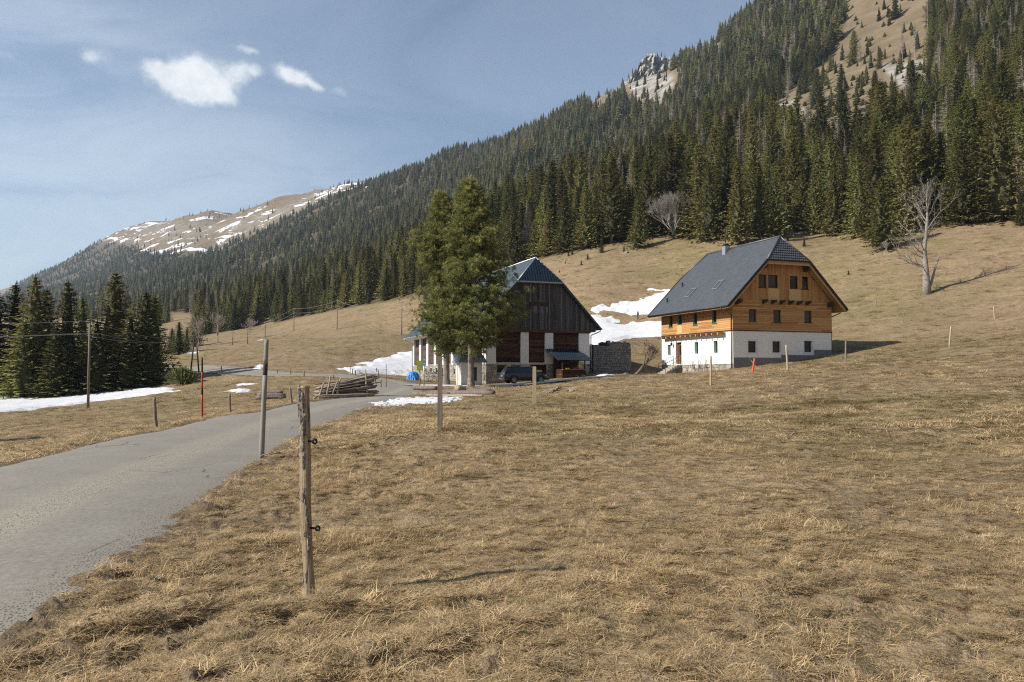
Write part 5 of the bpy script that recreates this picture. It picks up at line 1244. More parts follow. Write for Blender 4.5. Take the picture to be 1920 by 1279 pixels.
    m = TB(); m.box(hay[0]+.98, hay[0]+1.07, -.2, -.1, hay[2]-.7, hay[3]); m.pad(.4); m.build('hatch_post', M_OLDW, ht)
    # roof of ribbed sheet
    roof, T, hips, m_, xh = roof_slab(o, Wd, Ld, 1.2, .55, .6, ze, zr, zh, .75, Ld-.6, .16, M_SHEET)
    roof['label'] = 'blue grey ribbed sheet roof with a small hip'
    m = MB()
    for q in T: ribs(m, *q, .62, .05, .04)
    m.build('roof_seams', M_SHEET, roof)
    m = MB()
    for q in hips[:1]:
        qq = [Vector(v)+Vector((0, -.02, .02)) for v in q]; m.face(qq[:3]); ribs(m, *qq, .30, .12, .07)
    m.build('hip_sheet', M_SHEETD, roof)
    m = MB(); c = Wd/2; m.tube([(c, .75, zr+.03), (c, Ld-.6, zr+.03)], .10, 6)
    for x in (xh, Wd-xh): m.tube([(x, -.55, zh+.02), (c, .75, zr+.03)], .07, 6)
    m.build('ridge_caps', M_ZINC, roof, True)
    m = MB(); m.beam((xh-.1, -.60, zh-.03), (Wd-xh+.1, -.60, zh-.03), .06, .12)
    m.build('hip_gutter', M_ZINC, roof); m = TB()
    for x0, x1 in ((-1.2, xh), (Wd+1.2, Wd-xh)): m.beam((x0, -.585, ze-.10), (x1, -.585, zh-.10), .05, .2); m.pad(.5)
    m.build('verge_boards', M_OLDW, roof)
    for x in (-1.28, Wd+1.28): m = MB(); m.tube([(x, -.5, ze-.06), (x, Ld+.6, ze-.06)], .09, 8); m.build('gutter', M_ZINC, roof, True)
    for x, xs, y in ((-1.28, -.2, -.12), (Wd+1.28, Wd+.14, -.12), (-1.28, -.2, Ld-.1)):
        m = MB(); m.tube([(x, y, ze-.12), (x, y, ze-.3), (xs, y, ze-.75), (xs, y, ze-1.0), (xs, y, -.3)], .06, 8); m.build('downpipe', M_ZINC, o, True)
    return o, p
BARN, BP = build_barn()
def barn_pt(u, d, z=None):
    a = R(20.9); x = BP.x+u*math.cos(a)-d*math.sin(a); y = BP.y+u*math.sin(a)+d*math.cos(a)
    return Vector((x, y, H(x, y) if z is None else z))
# ================================================================ KIOSK, SHRINE, RUIN
def build_kiosk():
    rnd = random.Random(3); p = barn_pt(7.6, -2.6); o = empty('sales_kiosk', p, R(20.9), 'small wooden stall with dark ribbed lean-to roof against the barn', 'kiosk'); Wk, Dk = 2.7, 2.3
    t = TB(); boards_h(t, 0, Wk, -.2, .95, .16, [], lambda u, d, v: Vector((u, d, v)), .05, rnd); t.build('counter', M_REDW, o)
    for x in (.06, Wk-.06):
        for y, z in ((.06, 2.1), (Dk-.06, 3.0)): m = TB(); m.beam((x, y, -.3), (x, y, z), .11); m.build('post', M_BEAMD, o)
    t = TB(); boards_v(t, 0, Wk, lambda u: -.2, lambda u: 2.75, .18, [], lambda u, d, v: Vector((u, Dk-.3+d, v)), .03, rnd); t.build('back_boards', M_REDW, o)
    t = TB(); boards_h(t, .05, Dk, -.2, 1.0, .16, [], lambda u, d, v: Vector((0+d, u, v)), .03, rnd); boards_h(t, .05, Dk, -.2, 1.0, .16, [], lambda u, d, v: Vector((Wk-d, u, v)), .03, rnd); t.build('side_boards', M_REDW, o)
    A, B, C, D = (-.75, -.75, 1.92), (Wk+.45, -.75, 1.92), (Wk+.25, Dk+.2, 3.15), (-.95, Dk+.2, 3.15)
    m = MB(); m.face([A, B, C, D]); m.face([Vector(q)-Vector((0, 0, .05)) for q in (D, C, B, A)]); ribs(m, A, B, C, D, .26, .10, .07); m.build('roof', M_SHEETD, o)
    m = MB(); m.box(-.02, Wk+.02, -.16, .34, .95, 1.0); m.build('counter_top', M_BEAML, o)
    m = MB(); m.box(2.0, 2.45, .2, .215, 1.1, 1.75); m.build('price_poster', simple('pale_yellow_paper', (.62, .62, .28), None, 8, .8), o)
    for x, c in ((.5, (.5, .42, .06)), (1.25, (.10, .12, .25)), (1.6, (.35, .05, .05))): m = MB(); m.box(x, x+.35, -.05, .2, 1.003, 1.10+.05*x); m.build('produce_box', simple('box_colour', c, None, 6, .8), o)
build_kiosk()
def build_shrine():
    p = at(866, 728, 75.0); p.z = H(p.x, p.y); o = empty('wayside_shrine', p, R(18), 'small rendered wayside shrine with grey metal pyramid roof behind the pine trunk', 'shrine'); Ws, Hs = 2.0, 2.35
    m = MB(); m.box(0, Ws, 0, 2.1, -.6, Hs); m.build('wall', M_BEIGE, o)
    m = MB(); m.box(-.06, .0, .25, .5, -.6, Hs-.05); m.box(-.06, .0, 1.6, 1.85, -.6, Hs-.05); m.build('corner_strips', M_WHITE, o)
    m = MB(); e = .38; ax = Vector((Ws/2, 1.05, Hs+1.95)); mid = .62
    c = [Vector((-e, -e, Hs-.12)), Vector((Ws+e, -e, Hs-.12)), Vector((Ws+e, 2.1+e, Hs-.12)), Vector((-e, 2.1+e, Hs-.12))]; k = [q.lerp(ax, .30)+Vector((0, 0, .14)) for q in c]
    for i in range(4):
        j = (i+1) % 4; m.face([c[i], c[j], k[j], k[i]]); m.face([k[i], k[j], ax])
        for f in (0, .2, .4, .6, .8, 1):
            a = c[i].lerp(c[j], f); b = k[i].lerp(k[j], f); m.beam(a+Vector((0, 0, .02)), b+Vector((0, 0, .02)), .035, .05); m.beam(b+Vector((0, 0, .02)), b.lerp(ax, .93), .03, .05)
    m.face([c[3], c[2], c[1], c[0]]); m.build('roof', M_ZINC, o)
    m = MB(); m.box(.55, 1.45, -.012, -.002, .5, 1.8); m.build('niche_grille', M_METALD, o)
build_shrine()
def build_ruin():
    rnd = random.Random(8); p = at(1113, 690, 88); p.z = H(p.x, p.y); o = empty('ruined_stone_wall', p, R(14), 'thick roofless ruin of dark rubble masonry between barn and house', 'ruin'); Wr, Dr = 4.4, 3.2
    top = lambda u: (3.05 if u < 1.75 else 3.45)+.06*math.sin(u*7)+.05*math.sin(u*17)
    m = MB()
    n = 22
    for k in range(n):
        a, b = Wr*k/n, Wr*(k+1)/n; m.box(a, b+.001 if k < n-1 else b, .05, Dr-.05, -1, top((a+b)/2)-.05)
    core = m.build('masonry_core', M_MORTARD, o)
    for nm, U, fr in (('front_stones', Wr, lambda u, d, v: Vector((u, .05+d, v))), ('end_stones', Dr, lambda u, d, v: Vector((Wr-.02-d, u, v))), ('shaded_end_stones', Dr, lambda u, d, v: Vector((.02+d, u, v))), ('back_stones', Wr, lambda u, d, v: Vector((u, Dr-.05-d, v)))):
        t = TB(); stones(t, 0, U, -.6, 3.5, .24, [], fr, rnd, .09, (lambda u: top(u)+.05) if U == Wr else (lambda u: 3.0)); t.build(nm, M_STONED, core)['kind'] = 'stuff'
    t = TB()
    for k in range(26):
        u = rnd.uniform(.1, Wr-.1); y = rnd.uniform(.2, Dr-.2); z = top(u)-.05; s = rnd.uniform(.08, .2); M = Matrix.Translation((u, y, z)) @ Matrix.Rotation(rnd.uniform(0, 3), 4, 'Z') @ Matrix.Rotation(rnd.uniform(-.3, .3), 4, 'X'); t.box(-s*1.4, s*1.4, -s, s, -s*.5, s*.6, M); t.pad(rnd.random())
    t.build('loose_stones', M_STONED, core)['kind'] = 'stuff'
build_ruin()
# ================================================================ POSTS
M_POSTW = wood('grey_post_wood', (.10, .085, .07), (.22, .185, .15), (.36, .31, .255), .9, (12, 12, .5), .3, .6)
M_POSTN = wood('fresh_post_wood', (.26, .19, .12), (.42, .32, .21), (.55, .44, .31), .85, (12, 12, .5), .15, .4)
M_POLEG = wood('green_grey_pole', (.14, .135, .11), (.26, .25, .215), (.38, .37, .325), .8, (12, 12, .4), .2, .3)
M_REDP = simple('red_pole_paint', (.50, .055, .02), (.42, .045, .02), 6, .55)
M_BLKP = simple('black_pole_paint', (.02, .022, .02), (.035, .035, .03), 6, .6)
M_ORNG = simple('orange_plastic', (.62, .10, .03), (.55, .085, .03), 6, .5)
_t = NT('flaking_bark', .95, .1); _bn = _t.noise(_t.tc.outputs['Object'], 38, 6, .75); _t.color(_t.ramp(_bn, [(.35, (.055, .045, .038)), (.5, (.22, .19, .16)), (.62, (.46, .42, .37))])); _t.bump(_bn, 1.0, .02); M_BARKG = _t.mat
M_ENDG = simple('cut_wood', (.50, .40, .27), (.38, .29, .18), 9, .85, .3)
M_RUBBER = simple('black_rubber', (.012, .012, .013), None, 5, .45)
def simple_post(px, yt, yb, r, mat, label, lean=0.0, square=False, Y=None, name='fence_post', group='fence posts', tint=.5):
    p = at(px, yb, Y) if Y else gnd(px, yb); p.z = H(p.x, p.y); t = at(px+lean, yt, p.y)
    hgt = max(.35, t.z-p.z); o = TB(); top = Vector((t.x-p.x, 0, hgt))
    if square:
        o.hexa([Vector((-r, -r, -.4)), Vector((r, -r, -.4)), Vector((r, r, -.4)), Vector((-r, r, -.4)), top+Vector((-r*.9, -r*.9, 0)), top+Vector((r*.9, -r*.9, 0)), top+Vector((r*.9, r*.9, .01)), top+Vector((-r*.9, r*.9, .01))])
    else:
        o.tube([(0, 0, -.4)]+[top*f+Vector((random.uniform(-.01, .01), random.uniform(-.01, .01), 0)) for f in (.02, .3, .6, .85, 1)], [r*1.05, r*1.05, r, r*.97, r*.93, r*.88], 8, jit=.05)
    o.pad(tint); ob = o.build(name, mat, None, not square); ob.location = p; return tag(ob, label, 'post', group)
# the split-log post close to the camera
def near_post():
    p = at(584, 1122, 5.66); p.z = H(p.x, p.y); t = at(571, 727, 5.66); o = empty('split_log_post', p, 0, 'split log fence post with flaking bark and two black ring insulators', 'post')
    top = Vector((t.x-p.x, 0, t.z-p.z)); rnd = random.Random(2); n = 20; K = 46; V = []; F = []
    ang = np.linspace(R(62), R(62)+R(236), 15)                     # the round, barked side faces left
    for k in range(K+1):
        f = k/K; c = Vector((0, 0, -.35))+(top+Vector((0, 0, .35)))*f; c.x += .006*math.sin(f*9)
        w = .047*(1.04-.10*f)*(1+.05*math.sin(f*13)+.03*math.sin(f*31))
        ring = [(math.cos(a)*w*(1+.05*math.sin(5*a+f*20)), math.sin(a)*w) for a in ang]
        a, b = ring[-1], ring[0]
        for q in (.2, .4, .6, .8): ring.append((a[0]+(b[0]-a[0])*q+.004*rnd.uniform(-1, 1), a[1]+(b[1]-a[1])*q))
        V += [(c.x+x, c.y+y, c.z+(.012*math.sin(x*60) if k == K else 0)) for x, y in ring]
    m = len(ring)
    for k in range(K):
        for i in range(m): a = k*m+i; b = k*m+(i+1) % m; F.append((a, b, b+m, a+m))
    F.append(tuple((K*m)+i for i in range(m)))
    me = bpy.data.meshes.new('log'); me.from_pydata(V, [], F); me.materials.append(M_SPLIT); me.update(); new_obj('log', me, o)
    m2 = TB(); m2.tube([top+Vector((-.004, 0, .0)), top+Vector((-.004, 0, .012))], [.045, .041], 14); m2.build('sawn_end', M_ENDG, o)
    # plates of bark still clinging to the round side
    for k in range(46):
        f = rnd.choice([rnd.uniform(.72, .985), rnd.uniform(.05, .95), rnd.uniform(.0, .5), rnd.uniform(.80, .98)]); a = rnd.uniform(R(100), R(265)) if f > .7 else rnd.uniform(R(170), R(285))
        c = top*f; w = .047*(1.04-.10*f); h = rnd.uniform(.02, .085); s = rnd.uniform(.14, .42); th = rnd.uniform(.004, .013); b = MB(); nn = 5; G = []
        for i in range(nn):
            for j in range(4):
                aa = a+s*(j/3-.5)*2*rnd.uniform(.75, 1.1); zz = c.z+h*(i/(nn-1)-.5)*2*rnd.uniform(.8, 1.1); ed = (i in (0, nn-1) or j in (0, 3)); rr = w*1.03+(0 if ed else th*rnd.uniform(.6, 1.3)); xo = (top.x*zz/top.z)+.006*math.sin(((zz+.35)/(top.z+.35))*9)
                G.append((xo+math.cos(aa)*rr, math.sin(aa)*rr, zz))
        b.v = G
        for i in range(nn-1):
            for j in range(3): q = i*4+j; b.f.append((q, q+1, q+5, q+4)); b.m.append(0)
        b.build('bark_plate', M_BARKG, o, False)
    for f, sx in ((.745, .085), (.335, .075)):
        c = top*f; x0 = c.x+.042; g = MB(); g.tube([(x0-.03, -.02, c.z), (x0+.012, -.035, c.z)], .008, 6)
        N = 14; g.tube([(x0+.026+.014*math.cos(6.283*k/N), -.035, c.z+.014*math.sin(6.283*k/N)) for k in range(N+1)], .0085, 7); g.build('ring_insulator', M_RUBBER, o, True)
    g = MB(); g.tube([top+Vector((-.025, -.046, -.01)), top+Vector((.022, -.034, -.06)), top+Vector((.042, -.022, -.20)), top+Vector((.038, -.026, -.24))], .004, 5); g.build('rope_end', M_POSTW, o)
def split_mat():
    t = NT('split_wood', .88, .15); oc = t.tc.outputs['Object']; g = t.noise(t.mapping(oc, (22, 22, .7)), 2, 6, .7); n = t.noise(oc, 9, 5, .7); n2 = t.noise(t.mapping(oc, (3, 3, 1)), 6, 5, .7)
    c = t.ramp(g, [(.28, (.16, .115, .075)), (.5, (.34, .26, .175)), (.72, (.47, .37, .26))])
    c = t.mix(t.mr(n2, .58, .68, 0, .8), c, (.075, .055, .04)); c = t.mix(t.mr(n, .6, .75, 0, .6), c, (.30, .265, .23)); t.color(c); t.bump(t.math('ADD', g, n), .7, .012); return t.mat
M_SPLIT = split_mat()
near_post()
simple_post(825, 672, 810, .052, M_POSTW, 'dark weathered square post in the meadow beside the pale snow patch', 0, True, 17, tint=.35)
simple_post(1002, 688, 757, .075, M_POSTN, 'pale squared post standing in front of the parked car', 0, True, tint=.7)
for a in [(1333,668,722,.06,M_POSTN,'pale fence post in front of the entrance side of the house',0),(1477,647,695,.06,M_POSTN,'pale fence post in front of the house gable',-3),(1585,640,681,.06,M_POSTW,'grey fence post just right of the house gable',1),
          (1780,612,650,.06,M_POSTN,'leaning pale fence post on the right hand meadow',3),(1865,575,599,.07,M_POSTN,'yellowish stake highest on the right hand meadow',-2),(1694,586,606,.05,M_POSTW,'thin fence post halfway up the right hand meadow',0),(1643,562,576,.06,M_POSTW,'small dark post on the slope behind the house',0),(1643,538,546,.09,M_POSTW,'stump like post on the slope under the pale bare tree',0),
          (293,745,801,.055,M_POSTW,'leaning mossy post beside the red and black snow pole',-4),(432,738,776,.055,M_POSTW,'short grey post on the far verge of the road',-2),(547,727,756,.06,M_POSTW,'dark post left of the big pole pile',-3),
          (415,686,695,.08,M_POSTW,'tiny post left along the far road',0),(520,693,701,.07,M_POSTW,'tiny post right of the tall grey pole along the far road',0),(545,692,703,.07,M_POSTW,'dark post in the middle of the far road edge',0),(570,695,706,.07,M_POSTW,'post on the far road above the near log post',0),(625,703,712,.06,M_POSTW,'faint post just above the pole pile',0),
          (657,684,702,.03,M_POSTW,'thin stake at the tip of the snow bank',0),(661,692,702,.07,M_POSTW,'short post second at the tip of the snow bank',0),(666,694,705,.08,M_POSTW,'thick short post at the tip of the snow bank',0),(706,690,700,.07,M_POSTW,'upper short post in front of the snow bank',0),(709,694,709,.06,M_POSTW,'lower short post in front of the snow bank',0),
          (705,709,721,.06,M_POSTW,'leaning post at the inside of the road bend',-2),(714,711,727,.06,M_POSTW,'dark upright post at the inside of the road bend',0)]:
    simple_post(*a)
def banded_pole(px, yt, yb, Y, r, bands, label, lean=0, cat='pole'):
    p = at(px, yb, Y) if Y else gnd(px, yb); p.z = H(p.x, p.y); t = at(px+lean, yt, p.y); top = Vector((t.x-p.x, 0, t.z-p.z)); o = empty('snow_pole', p, 0, label, cat)
    f0 = -.2/top.z
    for (f1, nm, mt) in bands:
        m = TB(); n = 5; m.tube([top*(f0+(f1-f0)*k/n) for k in range(n+1)], [r*(1-.25*max(0, f0+(f1-f0)*k/n)) for k in range(n+1)], 9); m.build(nm, mt, o, True); f0 = f1
banded_pole(490, 637, 861, 15.0, .052, [(.70, 'shaft', M_POLEG), (.80, 'dark_band', M_BEAMD), (1.0, 'top', M_POLEG)], 'tall grey snow pole leaning at the near road edge', 10)
banded_pole(379, 670, 787, 33.5, .045, [(.40, 'lower_red_band', M_REDP), (.50, 'black_band', M_BLKP), (.76, 'upper_red_band', M_REDP), (1.0, 'black_top', M_BLKP)], 'red and black banded snow pole on the far side of the road')
banded_pole(724, 683, 727, None, .035, [(.32, 'red_foot', M_REDP), (1.0, 'shaft', M_POSTW)], 'thin stake with red foot at the inside of the road bend')
banded_pole(1411, 672, 698, None, .075, [(1.0, 'shaft', M_ORNG)], 'short leaning orange marker post in front of the house', 4)
# ================================================================ UTILITY POLES AND WIRES
M_WIRE = simple('wire', (.30, .30, .30), None, 5, .5, metal=.3)
def wire(a, b, sag, r=.012):
    m = MB(); m.tube([Vector(a).lerp(Vector(b), k/14)-Vector((0, 0, sag*4*(k/14)*(1-k/14))) for k in range(15)], r, 4); o = m.build('overhead_wire', M_WIRE); return o
def util_pole(px, yt, yb, r, label, Y=None, arms=True):
    p = at(px, yb, Y) if Y else gnd(px, yb); p.z = H(p.x, p.y); hg = at(px, yt, p.y).z-p.z; o = empty('utility_pole', p, 0, label, 'pole', 'utility poles'); m = TB(); m.tube([(0, 0, -.5), (0, 0, hg*.5), (0, 0, hg)], [r, r*.85, r*.65], 8); m.build('shaft', M_POSTW, o, True)
    if arms:
        for s in (-1, 1):
            k = MB(); k.tube([(s*r*.5, 0, hg-1.35), (s*.75, 0, hg-1.35), (s*.82, 0, hg-1.2)], .03, 6); k.tube([(s*.82, 0, hg-1.22), (s*.82, 0, hg-1.08), (s*.82, 0, hg-.95)], [.06, .085, .045], 8); k.build('insulator', M_RUBBER, o, True)
        k = MB(); k.tube([(0, 0, hg-.05), (0, 0, hg+.08), (0, 0, hg+.2)], [.05, .085, .045], 8); k.build('insulator', M_RUBBER, o, True)
    return p, hg
P0, h0 = util_pole(165, 606, 767, .13, 'wooden line pole with three insulators standing in front of the dark spruces', 74)
pa = at(365, 705, 112); pa.z = H(pa.x, pa.y); ha = 4.9; oA = empty('a_frame_pole', pa, 0, 'A shaped pair of dark wooden line poles beside the pine bush', 'pole')
for s in (-1, 1): m = TB(); m.tube([(s*.65, 0, -.6), (s*.12, 0, ha)], [.12, .09], 7); m.build('leg', M_BEAMD, oA, True)
m = TB(); m.beam((-.52, -.02, 1.9), (.52, -.02, 1.9), .1); m.build('brace', M_BEAMD, oA); m = TB(); m.beam((-.9, 0, ha-.1), (.9, 0, ha-.1), .1); m.build('crossarm', M_BEAMD, oA)
off = Vector((-82, 62, H(-82, 62)+9.5))
for k, (dx, dz) in enumerate(((-.82, -.95), (.82, -.95), (0, .2))):
    a = P0+Vector((dx, 0, h0+dz)); nm = ('outer', 'inner', 'top')[k]
    tag(wire(a, off+Vector((dx, 0, dz)), 1.0), '%s wire running from the line pole past the dark spruces' % nm, 'wire', 'overhead wires')
    tag(wire(a, pa+Vector((dx*.9, 0, ha-.05+.1*k)), .8), '%s wire from the line pole to the A shaped poles' % nm, 'wire', 'overhead wires')
prev = None
for k, (px, yt, yb, r, lb) in enumerate([(753,565,629,.11,'utility pole on the hill just left of the pine crowns'),(632,562,618,.12,'second utility pole on the hill crest from the barn'),(551,577,620,.12,'third utility pole along the hill from the barn'),(497,603,634,.12,'fourth utility pole lower on the hill'),(464,615,645,.12,'fifth and faint utility pole near the bare shrub'),(436,622,648,.12,'last utility pole at the foot of the distant forest')]):
    p, hg = util_pole(px, yt, yb, r, lb, None, False); t = p+Vector((0, 0, hg))
    m = TB(); m.beam((-.5, 0, hg-.3), (.5, 0, hg-.3), .1); m.beam((-.4, 0, hg-1.6), (.4, 0, hg-1.6), .1); m.build('crossarm', M_POSTW, [o for o in bpy.data.objects if o.get('label') == lb][0])
    if prev is not None:
        for dz, nm in ((-.2, 'upper'), (-1.5, 'lower')): tag(wire(prev+Vector((0, 0, dz)), t+Vector((0, 0, dz)), (prev-t).length*.022, .03), '%s wire of the %s span along the hill counted from the barn' % (nm, ('', 'first', 'second', 'third', 'fourth', 'fifth')[k]), 'wire', 'hill wires')
    prev = t
# ================================================================ POLES, LOGS, FIREWOOD
M_LOG = bark_mat('pole_bark', (.085, .065, .055), (.27, .225, .195), 6)
M_LOGL = bark_mat('peeled_pole', (.22, .17, .125), (.46, .38, .29), 5)
def log_between(name, a, b, r, mat, label, cat, group, n=8):
    a, b = Vector(a), Vector(b); d = b-a; m = MB(); k = 6; per = d.orthogonal().normalized()
    m.tube([Vector((0, 0, 0))+d*(i/k)+per*random.uniform(-.025, .025)*(0 < i < k) for i in range(k+1)], [r*(1-.25*i/k) for i in range(k+1)], n, jit=.06)
    o = m.build(name, mat, None, True); o.location = a; return tag(o, label, cat, group)
def pole_pile():
    rnd = random.Random(6); c = at(645, 748, 52); z0 = H(c.x, c.y); e = Vector((.93, .36, 0)); nn = Vector((-.36, .93, 0))
    L = []
    for k in range(78):
        lay = k/78; dep = rnd.uniform(-.9, 1.1)*(1-.25*lay); s0 = rnd.uniform(-2.05, -1.0)+.15*lay; ln = rnd.uniform(2.7, 3.9); s1 = min(s0+ln, 2.15+rnd.uniform(-.15, .15))
        b = lay*1.55*(1-.18*abs(dep)); zl = .07+b*rnd.uniform(.30, .55)+rnd.uniform(0, .08); zr_ = .07+b*rnd.uniform(.80, 1.05)
        if lay < .35: s1 = min(s1, 2.4); zr_ = zl+rnd.uniform(-.02, .12)
        a = Vector((c.x, c.y, z0))+e*s0+nn*dep; q = Vector((c.x, c.y, z0))+e*s1+nn*(dep+rnd.uniform(-.25, .25)); a.z = H(a.x, a.y)+zl; q.z = H(q.x, q.y)+zr_
        log_between('wooden_pole', a, q, rnd.uniform(.035, .062), M_LOG if rnd.random() < .62 else M_LOGL, 'long thin bark covered pole lying in the roadside pile', 'pole', 'poles in the roadside pile', 7)
    for (x0, y0, x1, y1, lb) in [(597,749,607,718,'first leaning stake at the outer end of the pole pile'),(611,747,620,704,'tall leaning stake propping the pole pile'),(618,745,634,714,'slanting stake against the middle of the pole pile'),(629,743,639,708,'thick leaning stake in the middle of the pole pile'),(636,741,632,722,'short crossed stake in the middle of the pole pile'),(689,733,686,713,'upright stake at the inner end of the pole pile'),(586,748,600,738,'stray pole sticking out low from the pile'),(690,733,685,693,'tall thin stake rising above the inner end of the pole pile')]:
        Y = 50.6+(x0-600)/1493*52*.38; a = at(x0, y0, Y); a.z = H(a.x, a.y)-.1; q = at(x1, y1, Y+.35); log_between('leaning_stake', a, q, .065, M_LOGL, lb, 'stake', 'stakes holding the pole pile', 8)
pole_pile()
def ground_log(x0, y0, x1, y1, r, lb, mat=None, dz=0):
    a, b = gnd(x0, y0), gnd(x1, y1); a.z = H(a.x, a.y)+r*.8+dz; b.z = H(b.x, b.y)+r*.7+dz; log_between('felled_log', a, b, r, mat or M_LOG, lb, 'log', 'felled logs by the pines', 10)
ground_log(776, 744, 846, 743, .2, 'thick felled log with cut end facing the road')
ground_log(777, 740, 818, 741, .18, 'shorter log lying on top beside the trail signs', None, .34)
ground_log(838, 743, 926, 741, .2, 'long thin log reaching towards the barn corner')
ground_log(850, 739, 920, 737, .18, 'grey log behind the long thin one')
ground_log(857, 741, 871, 740, .28, 'short pale cut log block among the felled logs', M_LOGL, .15)
ground_log(800, 744, 905, 744, .09, 'thin branch lying in front of the felled logs', M_LOGL)
for k, (x0, y0, x1, y1, lb) in enumerate([(480,749,536,747,'dark log nearest in the small stack in the field'),(483,747,534,746,'second dark log of the small stack in the field'),(486,745,530,744,'top dark log of the small stack in the field')]): ground_log(x0, y0, x1, y1, .13, lb, None, .1*k)
def firewood():
    rnd = random.Random(3); p = at(798, 716, 82.5); p.z = H(p.x, p.y); o = empty('firewood_stack', p, R(8), 'stack of split firewood under a dark sheet beside the barn', 'firewood'); t = TB()
    for i in range(13):
        for j in range(9):
            x = .08+i*.145+rnd.uniform(-.02, .02)+.07*(j % 2); z = .06+j*.118+rnd.uniform(-.015, .015); r = rnd.uniform(.045, .072); n = rnd.choice([3, 4, 5, 6]); t.tube([(x, -rnd.uniform(0, .05), z), (x+rnd.uniform(-.02, .02), .5, z)], r, n); t.pad(rnd.random())
    t.build('billets', M_POSTW, o)['kind'] = 'stuff'
    m = MB()
    for i in range(10): m.face([(i*.21-.1, -.12, 1.14+.04*math.sin(i*1.7)), (i*.21+.11, -.12, 1.14+.04*math.sin((i+1)*1.7)), (i*.21+.11, .6, 1.2+.04*math.sin((i+1)*2.1)), (i*.21-.1, .6, 1.2+.04*math.sin(i*2.1))])
    m.build('cover_sheet', M_METALD, o)
firewood()
def tarp():
    p = at(775, 713, 83.0); p.z = H(p.x, p.y); rnd = random.Random(5); n, mrows = 40, 14; V = []; F = []
    for j in range(mrows+1):
        for i in range(n):
            a = 6.283*i/n; f = j/mrows; rr = (1-f**2.6)**.5*(1+.07*math.sin(5*a+3*f)+.06*math.sin(11*a+7*f)+.04*math.sin(23*a)); V.append((.68*rr*math.cos(a)+.05*math.sin(9*f+a), .55*rr*math.sin(a), -.1+1.05*f+.05*math.sin(7*a)*f*(1-f)*3))
    for j in range(mrows):
        for i in range(n): q = j*n+i; r_ = j*n+(i+1) % n; F.append((q, r_, r_+n, q+n))
    me = bpy.data.meshes.new('tarp_pile'); me.from_pydata(V, [], F); t = NT('blue_tarp', .35, .5); nz = t.noise(t.tc.outputs['Object'], 5, 5, .6); t.color(t.ramp(nz, [(.3, (.02, .16, .50)), (.7, (.05, .30, .72))])); t.bump(nz, .8, .06); me.materials.append(t.mat); o = new_obj('tarp_pile', me); o.location = p; tag(o, 'crumpled bright blue tarpaulin covering a pile beside the firewood', 'tarpaulin')
tarp()
# ================================================================ SIGNS
def trail_sign(px, yb, ytop, w, h, Y, cmat, label, marks):
    p = at(px, yb, Y); p.z = H(p.x, p.y); zt = at(px, ytop, Y).z-p.z; o = empty('trail_sign', p, R(6), label, 'sign', 'trail signs'); m = TB(); m.tube([(0, 0, -.4), (0, 0, zt)], .045, 8); m.build('post', M_ZINC if marks else M_POSTW, o, True)
    m = MB(); m.box(-w*.5, w*.5, -.075, -.05, zt-h, zt); b = m.build('board', cmat, o); k = MB()
    if not marks: k.tube([(0.05, -.078, zt-h*.5), (.05, -.08, zt-h*.5)], .15, 10); k.box(-w*.35, w*.35, -.079, -.0765, zt-h*.93, zt-h*.84)
    else: k.box(-w*.35, w*.35, -.079, -.0765, zt-h*.82, zt-h*.74); k.box(-w*.2, w*.2, -.079, -.0765, zt-h*.35, zt-h*.2)
    k.build('emblem', M_ZINC if not marks else M_WHITEF, b)
trail_sign(787, 728, 676, .52, .84, 66, simple('yellow_green_board', (.42, .44, .05), (.34, .36, .04), 4, .6), 'yellow green notice board on a dark post by the pines', False)
trail_sign(795, 730, 671, .28, .62, 65.5, simple('blue_grey_board', (.16, .24, .30), (.20, .28, .34), 4, .5), 'narrow blue grey sign on a metal post beside the yellow board', True)
# badge on the pine trunk
p = at(878, 712, 72.2); m = MB(); m.tube([(0, -.02, 0), (0, -.05, 0)], .17, 10); m.box(-.13, .13, -.045, -.02, -.5, -.18); o = m.build('trail_badge', simple('badge_white', (.75, .72, .70), (.5, .12, .1), 7, .6)); o.location = (PINE_B.location.x-.16, PINE_B.location.y-.30, p.z); tag(o, 'white and red trail badge fixed to the pine trunk', 'sign')
